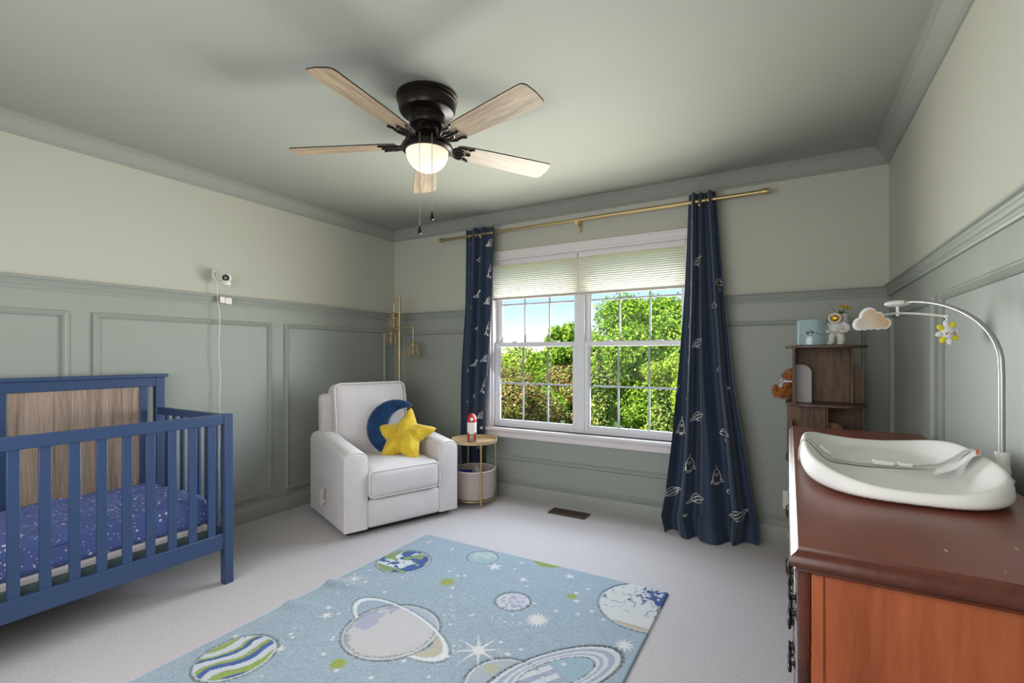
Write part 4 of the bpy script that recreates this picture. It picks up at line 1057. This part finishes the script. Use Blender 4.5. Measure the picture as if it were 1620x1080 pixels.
# teddy bear, sits on the left edge of the top tier facing left
TB = Vector((SCX-.176,SCY+.118,lev[3]))
t = thing('teddy_bear', 'brown plush teddy bear with white bow sitting on the shelf', 'teddy bear', tuple(TB))
mb = MB()
def fuzz(mb, c, r, n=20, M4=None):
    i0 = len(mb.v); mb.ell(c, r, n, M4=M4)
    C = Vector(c)
    for i in range(i0, len(mb.v)):
        v = Vector(mb.v[i]); d = (v-C); mb.v[i] = tuple(C+d*(1+.05*math.sin(i*2.3)+.03*math.sin(i*5.1)))
bm_parts = [((.010,0,.058),(.042,.040,.055)), ((.016,0,.142),(.038,.040,.036)), ((-.020,-.002,.134),(.013,.016,.012))]
for c, r in bm_parts: fuzz(mb, c, r)
for s in (-1,1):
    fuzz(mb, (.020,s*.032,.170), (.008,.013,.013), 14)
    mb.tube([(.008,s*.022,.030),(-.022,s*.034,.024),(-.056,s*.042,.032)], [.024,.025,.022], 14)
    fuzz(mb, (-.064,s*.044,.048), (.018,.020,.036), 16)
    mb.tube([(.008,s*.034,.088),(-.014,s*.048,.066),(-.034,s*.044,.052)], [.017,.017,.015], 12); fuzz(mb, (-.036,s*.043,.052), (.016,.016,.016), 12)
o = mb.build('teddy_body', M['teddy'], t, angle=80)
rm = o.modifiers.new('remesh', 'REMESH'); rm.mode = 'VOXEL'; rm.voxel_size = .004; rm.use_smooth_shade = True
bw = MB()
for s in (-1,1): bw.tube([(-.018,0,.104),(-.030,s*.016,.112),(-.034,s*.034,.104),(-.026,s*.016,.098)], [.004,.009,.010,.004], 10, flat=(1,.6))
bw.tube([(-.022,0,.102),(-.034,-.010,.080),(-.038,-.018,.060)], [.004,.007,.008], 8, flat=(1,.4)); bw.tube([(-.022,0,.102),(-.036,.008,.084),(-.040,.012,.066)], [.004,.007,.008], 8, flat=(1,.4))
bw.tube([(.008+.036*math.cos(a), .036*math.sin(a), .104) for a in [2*PI*i/20 for i in range(20)]], .006, 8, closed=True)
bw.build('bow', M['teddyw'], t)
ey = MB()
for s in (-1,1): ey.ell((-.016,s*.014,.150), (.004,.004,.004), 8)
ey.ell((-.030,-.002,.140), (.004,.006,.004), 8); ey.build('eyes_and_nose', M['black'], t)

# ================================================================== RUG
RX0, RY1, RW, RL = 1.310, -1.050, 1.585, 2.45
def make_rug():
    st = .0042; nx = int(RW/st)+1; ny = int(RL/st)+1
    xs = np.linspace(0, RW, nx); ys = np.linspace(0, RL, ny)    # y measured from the near end; far end is RL
    X, Y = np.meshgrid(xs, ys, indexing='ij'); Y0 = Y-(RL-2.30)  # design coordinates: far end at 2.30
    S = lambda r, g, b: np.array(srgb(r,g,b)[:3])
    rs = np.random.default_rng(3)
    def noise(scale, seed, octv=3):
        r = np.random.default_rng(seed); out = np.zeros_like(X); amp = 1; tot = 0
        for o_ in range(octv):
            n = int(max(RW,RL)/scale*2**o_)+3; g = r.random((n,n))
            gx = X/scale*2**o_; gy = Y/scale*2**o_; ix = gx.astype(int); iy = gy.astype(int); fx = gx-ix; fy = gy-iy
            fx = fx*fx*(3-2*fx); fy = fy*fy*(3-2*fy); ix = np.clip(ix,0,n-2); iy = np.clip(iy,0,n-2)
            v = g[ix,iy]*(1-fx)*(1-fy)+g[ix+1,iy]*fx*(1-fy)+g[ix,iy+1]*(1-fx)*fy+g[ix+1,iy+1]*fx*fy
            out += amp*v; tot += amp; amp *= .5
        return out/tot
    sp = rs.random(X.shape)
    blue = S(152,168,181); C = np.ones(X.shape+(3,))*blue
    C *= (1+.10*(noise(.25,1)-.5)+.42*(sp-.5))[...,None]
    Z = np.full(X.shape, .012)
    def put(m, col, jit=.12):
        C[m] = (np.asarray(col)*(1+jit*(sp[m]-.5))[:,None])
    def ell(cx, cy, a, b, rot=0):
        dx, dy = X-cx, Y0-cy; c, s = math.cos(rot), math.sin(rot); u = (dx*c+dy*s)/a; v = (-dx*s+dy*c)/b
        return np.sqrt(u*u+v*v), u, v
    def outline(d, a, dark=(96,98,96)):
        m = (d > .985) & (d < .985+.012/a); put(m & (sp > .55), S(*dark)); Z[m] -= .004
        m = (d > .93) & (d < .985); put(m, S(206,214,216))
    def star(cx, cy, R, n, col, rin=.38, rot=0):
        dx, dy = X-cx, Y0-cy; r = np.hypot(dx,dy); th = (np.arctan2(dy,dx)+rot) % (2*PI/n); th = np.minimum(th, 2*PI/n-th)
        p1 = (rin*math.cos(PI/n), rin*math.sin(PI/n)); d = (p1[0]-1, p1[1]); rad = R*d[1]/(np.cos(th)*d[1]-np.sin(th)*d[0])
        put(r < rad, col)
    n1 = noise(.05,11); n2 = noise(.10,12); n3 = noise(.03,13)
    # earth-like planet
    d, u, v = ell(.160,1.900,.155,.150); m = d < .96; outline(d,.15)
    put(m, S(44,78,142), .3); put(m & (n1 > .60), S(206,212,218)); put(m & (n2 > .66), S(128,150,96), .3); put(m & (v < -.6) & (n1 > .45), S(128,150,96), .3)
    # small grey moon
    d, u, v = ell(.528,2.180,.088,.085); m = d < .95; outline(d,.086); put(m, S(178,190,188), .2); put(m & (n1 > .55), S(154,178,182))
    # green half disc at the far edge
    d, u, v = ell(.900,2.335,.095,.088); put(d < 1, S(138,152,78), .25)
    # big white planet in the far right corner
    d, u, v = ell(1.520,2.110,.225,.225); m = d < .96; outline(d,.225); put(m, S(208,208,206), .08)
    put(m & (abs(n1-.5) < .022) & (v > -.4), S(72,92,150), .3); put(m & ((u+v*.5+(n3-.5)*1.4) > .22) & ((u-.1)**2+(v+.35)**2 > .16), S(46,74,138), .3)
    put(m & (v < -.82), S(186,172,152))
    # small purple veined moon
    d, u, v = ell(.940,1.830,.082,.082); m = d < .95; outline(d,.08); put(m, S(200,198,204), .1); put(m & (abs(n3-.5) < .05), S(158,158,186))
    # ringed planet, left
    ring, ru, rv = ell(.600,1.385,.335,.118,-.24)
    dd, u, v = ell(.600,1.350,.212,.208); outline(dd,.21); body = dd < .955; up = (ring > .93) & (rv > 0)
    put(body, S(194,190,192), .16); put(body & (u < -.45) & (n1 > .45), S(164,166,186), .2); put(body & (dd > .88) & (sp > .5), S(146,138,130)); put(body & up, S(172,176,192), .18)
    ml = (ring > .90) & (ring < 1.0) & ((rv > 0) | (dd > 1)); put(ml, S(214,220,222)); mo = (ring > 1.0) & (ring < 1.05) & ((rv > 0) | (dd > 1)); put(mo & (sp > .5), S(122,126,126)); Z[mo] -= .003
    put((ring < .9) & (ring > .72) & (dd > 1) & (ru > 0), S(186,176,158), .15)
    # striped planet
    d, u, v = ell(.195,.900,.138,.150); m = d < .955; outline(d,.145); w = -u*1.05+.25*v+.16*np.sin(v*4.2+1)+.30*(n2-.5)
    put(m, S(196,200,206), .15)
    for lo, hi, c_ in ((-1.5,-.95,(40,76,140)),(-.95,-.62,(140,158,76)),(-.36,-.12,(50,84,150)),(-.12,.05,(140,158,76)),(.30,.46,(40,76,140)),(.46,.58,(140,158,76)),(.86,1.4,(140,158,76))):
        put(m & (w > lo) & (w < hi), S(*c_), .25)
    # ringed planet bottom right
    d, u, v = ell(1.205,1.300,.145,.150); outline(d,.15); put(d < .94, S(170,174,184), .2)
    d, u, v = ell(1.350,1.455,.290,.120,.98); m = d < 1; put((d >= 1) & (d < 1.07) & (sp > .3), S(86,86,84)); Z[(d >= 1) & (d < 1.07)] -= .004
    put(m, S(204,208,212), .1); put((d < .90) & (d > .80) , S(164,166,186), .2); put((d < .72) & (d > .66), S(164,166,186), .2)
    put((d < .58) & (u > .0), S(150,174,188), .2); put((d < .60) & (d > .56) & (sp > .3), S(96,98,100)); put((d < .56) & (u <= .05) & (np.sin(v*14) > 0), S(158,160,184), .2)
    # stars
    wht = S(218,214,212); grn = S(150,160,60)
    star(.662,2.108,.050,5,wht,rot=.3); star(.540,1.827,.055,14,grn,.5); star(1.120,1.743,.062,16,wht,.5); star(1.013,1.422,.120,8,wht,.14,.2); star(1.013,1.422,.036,10,wht,.6)
    star(.083,1.604,.080,8,wht,.13); star(1.174,2.018,.034,10,grn,.5); star(.585,1.076,.040,8,grn,.6); star(1.080,2.215,.034,5,wht,rot=.4); star(.876,2.055,.030,5,wht,rot=.1)
    star(.257,1.285,.036,6,wht,.3); star(1.521,1.756,.050,10,wht,.4); star(1.120,1.352,.032,12,S(176,178,150),.8); star(.30,1.02,.03,6,wht,.3); star(1.21,1.99,.022,6,wht)
    for i in range(130):
        cx, cy = rs.uniform(.03,RW-.03), rs.uniform(.05,2.26); r = rs.uniform(.002,.0055); ix0, ix1 = int((cx-r)/st), int((cx+r)/st)+2; cyy = cy+(RL-2.30); iy0, iy1 = int((cyy-r)/st), int((cyy+r)/st)+2
        sub = C[ix0:ix1, iy0:iy1]
        if sub.size and abs(sub.mean(axis=(0,1))-blue).max() < .06: C[ix0:ix1, iy0:iy1] = wht*.97
    cl = (n2 > .64) & (sp > .95); near_blue = (abs(C-blue).max(axis=-1) < .09); put(cl & near_blue, wht)
    # pile and the two rucks at the left edge
    Z += .0016*(sp-.5)
    for cy, h in ((1.50,.020),(1.26,.014)):
        Z += h*np.exp(-((Y0-cy-.25*X)/.035)**2)*np.exp(-(X/.16)**2)
        Z -= h*.0*X
    edge = np.minimum(np.minimum(X, RW-X), np.minimum(Y, RL-Y)); Z = np.where(edge < .002, .0005, Z)
    P = np.stack([X+RX0, Y+(RY1-RL), Z], -1).reshape(-1,3)
    # near-end rectangle left out of view simply continues
    i, j = np.meshgrid(np.arange(nx-1), np.arange(ny-1), indexing='ij'); a = (i*ny+j).ravel()
    F = np.stack([a, a+ny, a+ny+1, a+1], -1)
    me = bpy.data.meshes.new('area_rug'); me.vertices.add(len(P)); me.vertices.foreach_set('co', P.ravel())
    me.loops.add(F.size); me.loops.foreach_set('vertex_index', F.ravel().astype(np.int32)); me.polygons.add(len(F)); me.polygons.foreach_set('loop_start', (np.arange(len(F))*4).astype(np.int32)); me.polygons.foreach_set('loop_total', np.full(len(F),4,np.int32))
    me.update(); me.polygons.foreach_set('use_smooth', [True]*len(F))
    ca = me.color_attributes.new('Col', 'FLOAT_COLOR', 'POINT'); cc_ = np.ones((len(P),4)); cc_[:,:3] = np.clip(C.reshape(-1,3),0,1); ca.data.foreach_set('color', cc_.ravel())
    me.materials.append(M['rug']); o = bpy.data.objects.new('area_rug', me); COL.objects.link(o)
    tag(o, 'pale blue area rug with planets and stars on carpet', 'rug')
    return o
make_rug()

# ================================================================== OUTSIDE
struct(MB().box((-60,.6,-3.3),(60,90,-3.1)).build('ground', M['grass'], smooth=False), 'lawn outside', 'ground')
def crown_mesh(name, blobs, nleaf, size, cols, parent, seed, elong=1.8, core=True):
    r = np.random.default_rng(seed)
    vol = np.array([b[3]*b[4]+b[4]*b[5]+b[3]*b[5] for b in blobs]); pr = vol/vol.sum()
    idx = r.choice(len(blobs), nleaf, p=pr); B = np.array(blobs)[idx]
    d = r.normal(size=(nleaf,3)); d /= np.linalg.norm(d,axis=1)[:,None]
    rad = r.uniform(.70,1.08,(nleaf,1)); far = r.random((nleaf,1)) < .10; rad = np.where(far, r.uniform(1.0,1.32,(nleaf,1)), rad)
    # lumpy surface
    lump = 1+.16*np.sin(d[:,0:1]*9+idx[:,None])*np.cos(d[:,2:3]*8+idx[:,None]*2)+.10*np.sin(d[:,1:2]*17+d[:,2:3]*13+idx[:,None])
    c = B[:,:3]+d*B[:,3:6]*rad*lump
    nrm = d+r.normal(size=(nleaf,3))*.7+np.array([0,-.3,.4]); nrm /= np.linalg.norm(nrm,axis=1)[:,None]
    a = np.cross(nrm, r.normal(size=(nleaf,3))); a /= np.linalg.norm(a,axis=1)[:,None]; b = np.cross(nrm,a)
    s = size*r.uniform(.6,1.3,(nleaf,1))
    V = np.stack([c-a*s*elong/2, c+b*s/2+nrm*s*.1, c+a*s*elong/2, c-b*s/2+nrm*s*.1],1).reshape(-1,3)
    F = np.arange(nleaf*4).reshape(-1,4)
    cols = np.array([srgb(*q)[:3] for q in cols]); w = r.integers(0,len(cols),nleaf); Cc = cols[w]*r.uniform(.6,1.25,(nleaf,1)); Cc = np.repeat(Cc,4,axis=0)
    me = bpy.data.meshes.new(name); me.vertices.add(len(V)); me.vertices.foreach_set('co', V.ravel()); me.loops.add(F.size); me.loops.foreach_set('vertex_index', F.ravel().astype(np.int32))
    me.polygons.add(nleaf); me.polygons.foreach_set('loop_start', (np.arange(nleaf)*4).astype(np.int32)); me.polygons.foreach_set('loop_total', np.full(nleaf,4,np.int32)); me.update()
    ca = me.color_attributes.new('Col','FLOAT_COLOR','POINT'); q = np.ones((len(V),4)); q[:,:3] = np.clip(Cc,0,1); ca.data.foreach_set('color', q.ravel())
    me.materials.append(M['leaf']); o = bpy.data.objects.new(name, me); COL.objects.link(o); o.parent = parent; return o
GZ = -3.1
def tree(name, label, x, y, top, rx, ry, cols, n, size, seed, nb=14, low=-3.0, cone=False, group=None, airy=.8, cat='tree'):
    t = thing(name, label, cat, (x,y,GZ), group=group); r = random.Random(seed); blobs = []
    H = top-low
    for i in range(nb):
        f = i/(nb-1) if nb > 1 else .5
        if cone:
            z = low+H*f*.93; k_ = (1-f)**.8*.8+.12; a = i*2.4
            blobs.append((math.cos(a)*rx*k_*.35, math.sin(a)*ry*k_*.35, z-GZ, rx*k_*.8, ry*k_*.8, H*.13))
        else:
            a = r.uniform(0,2*PI); q = r.uniform(0,.75)**.6; z = low+H*(.12+.74*r.random())
            kz = math.sqrt(max(.08, 1-((z-low)/H*2-1)**2)); s = r.uniform(.20,.36)
            blobs.append((math.cos(a)*rx*q*kz, math.sin(a)*ry*q*kz, z-GZ, rx*s, ry*s, min(rx,H*.5)*s*.8))
    crown_mesh('crown', blobs, n, size, cols, t, seed)
    tb = MB(); zt = top-GZ-H*.25
    tb.tube([(0,0,0),(.05,0,zt*.4),(.0,.05,zt)], [.10+.02*rx,.08+.012*rx,.02], 8)
    for i in range(0,min(nb,10)):
        b = blobs[i]; tb.tube([(0,0,max(.3,b[2]*.55)),(b[0]*.5,b[1]*.5,b[2]*.85),(b[0],b[1],b[2])], [.05,.035,.012], 6)
    tb.build('trunk', M['bark'], t)
    return t
BURG = [(178,142,98),(210,188,118),(150,168,80),(120,150,62),(224,206,140),(156,112,82),(170,186,96)]
YEL = [(190,212,64),(156,196,60),(222,230,84),(120,160,48),(170,200,76)]
GRN = [(112,160,48),(146,192,56),(180,214,72),(84,130,42),(200,224,92)]
CON = [(126,160,70),(176,196,92),(90,126,58),(206,206,112),(66,98,46)]
# near shrub row (distances 7..9 m), then trees behind
tree('burgundy_shrub', 'dense reddish green shrub outside the left window half', -3.3, 7.2, 1.02, 1.9, .9, BURG, 90000, .040, 21, nb=40, low=-2.9, cat='shrub')
tree('burgundy_shrub', 'reddish green shrub seen behind the window mullion', -1.75, 9.2, 1.10, 1.35, .9, BURG, 36000, .046, 22, nb=24, low=-2.9, cat='shrub')
tree('arborvitae', 'dark green feathery evergreen in the middle of right window', -.38, 7.0, 1.15, .76, .70, CON, 46000, .046, 23, nb=16, low=-3.0, cone=True)
tree('arborvitae', 'feathery evergreen low at the right window edge', 1.05, 7.1, .55, .72, .68, CON, 36000, .046, 24, nb=14, low=-3.0, cone=True)
tree('yellow_green_shrub', 'bright yellow green leafy shrub at the right of the window', 1.15, 9.0, 1.75, 1.25, .85, YEL, 60000, .046, 25, nb=40, low=-2.6, cat='shrub')
tree('leafy_tree', 'tall bright green leafy tree filling the upper right window', -.05, 11.6, 3.3, 2.2, 1.4, GRN, 110000, .062, 26, nb=70, low=-1.2)
tree('leafy_tree', 'round green leafy tree in the upper left window beside the mullion', -3.70, 13.0, 2.75, 1.15, 1.0, GRN, 46000, .062, 27, nb=36, low=-1.5)
tree('leafy_tree', 'low green tree at the left edge of the upper left window', -8.1, 14.0, 2.15, 1.7, 1.3, GRN, 40000, .07, 28, nb=30, low=-2)
tree('leafy_tree', 'distant pale green tree low between the two trees at left', -6.4, 17.2, 1.85, 1.9, 1.4, GRN, 20000, .11, 29, nb=18, low=-2)
tree('leafy_tree', 'green tree behind the reddish shrub', -4.9, 10.0, 1.45, 2.0, .9, YEL, 50000, .055, 30, nb=26, low=-2.5)
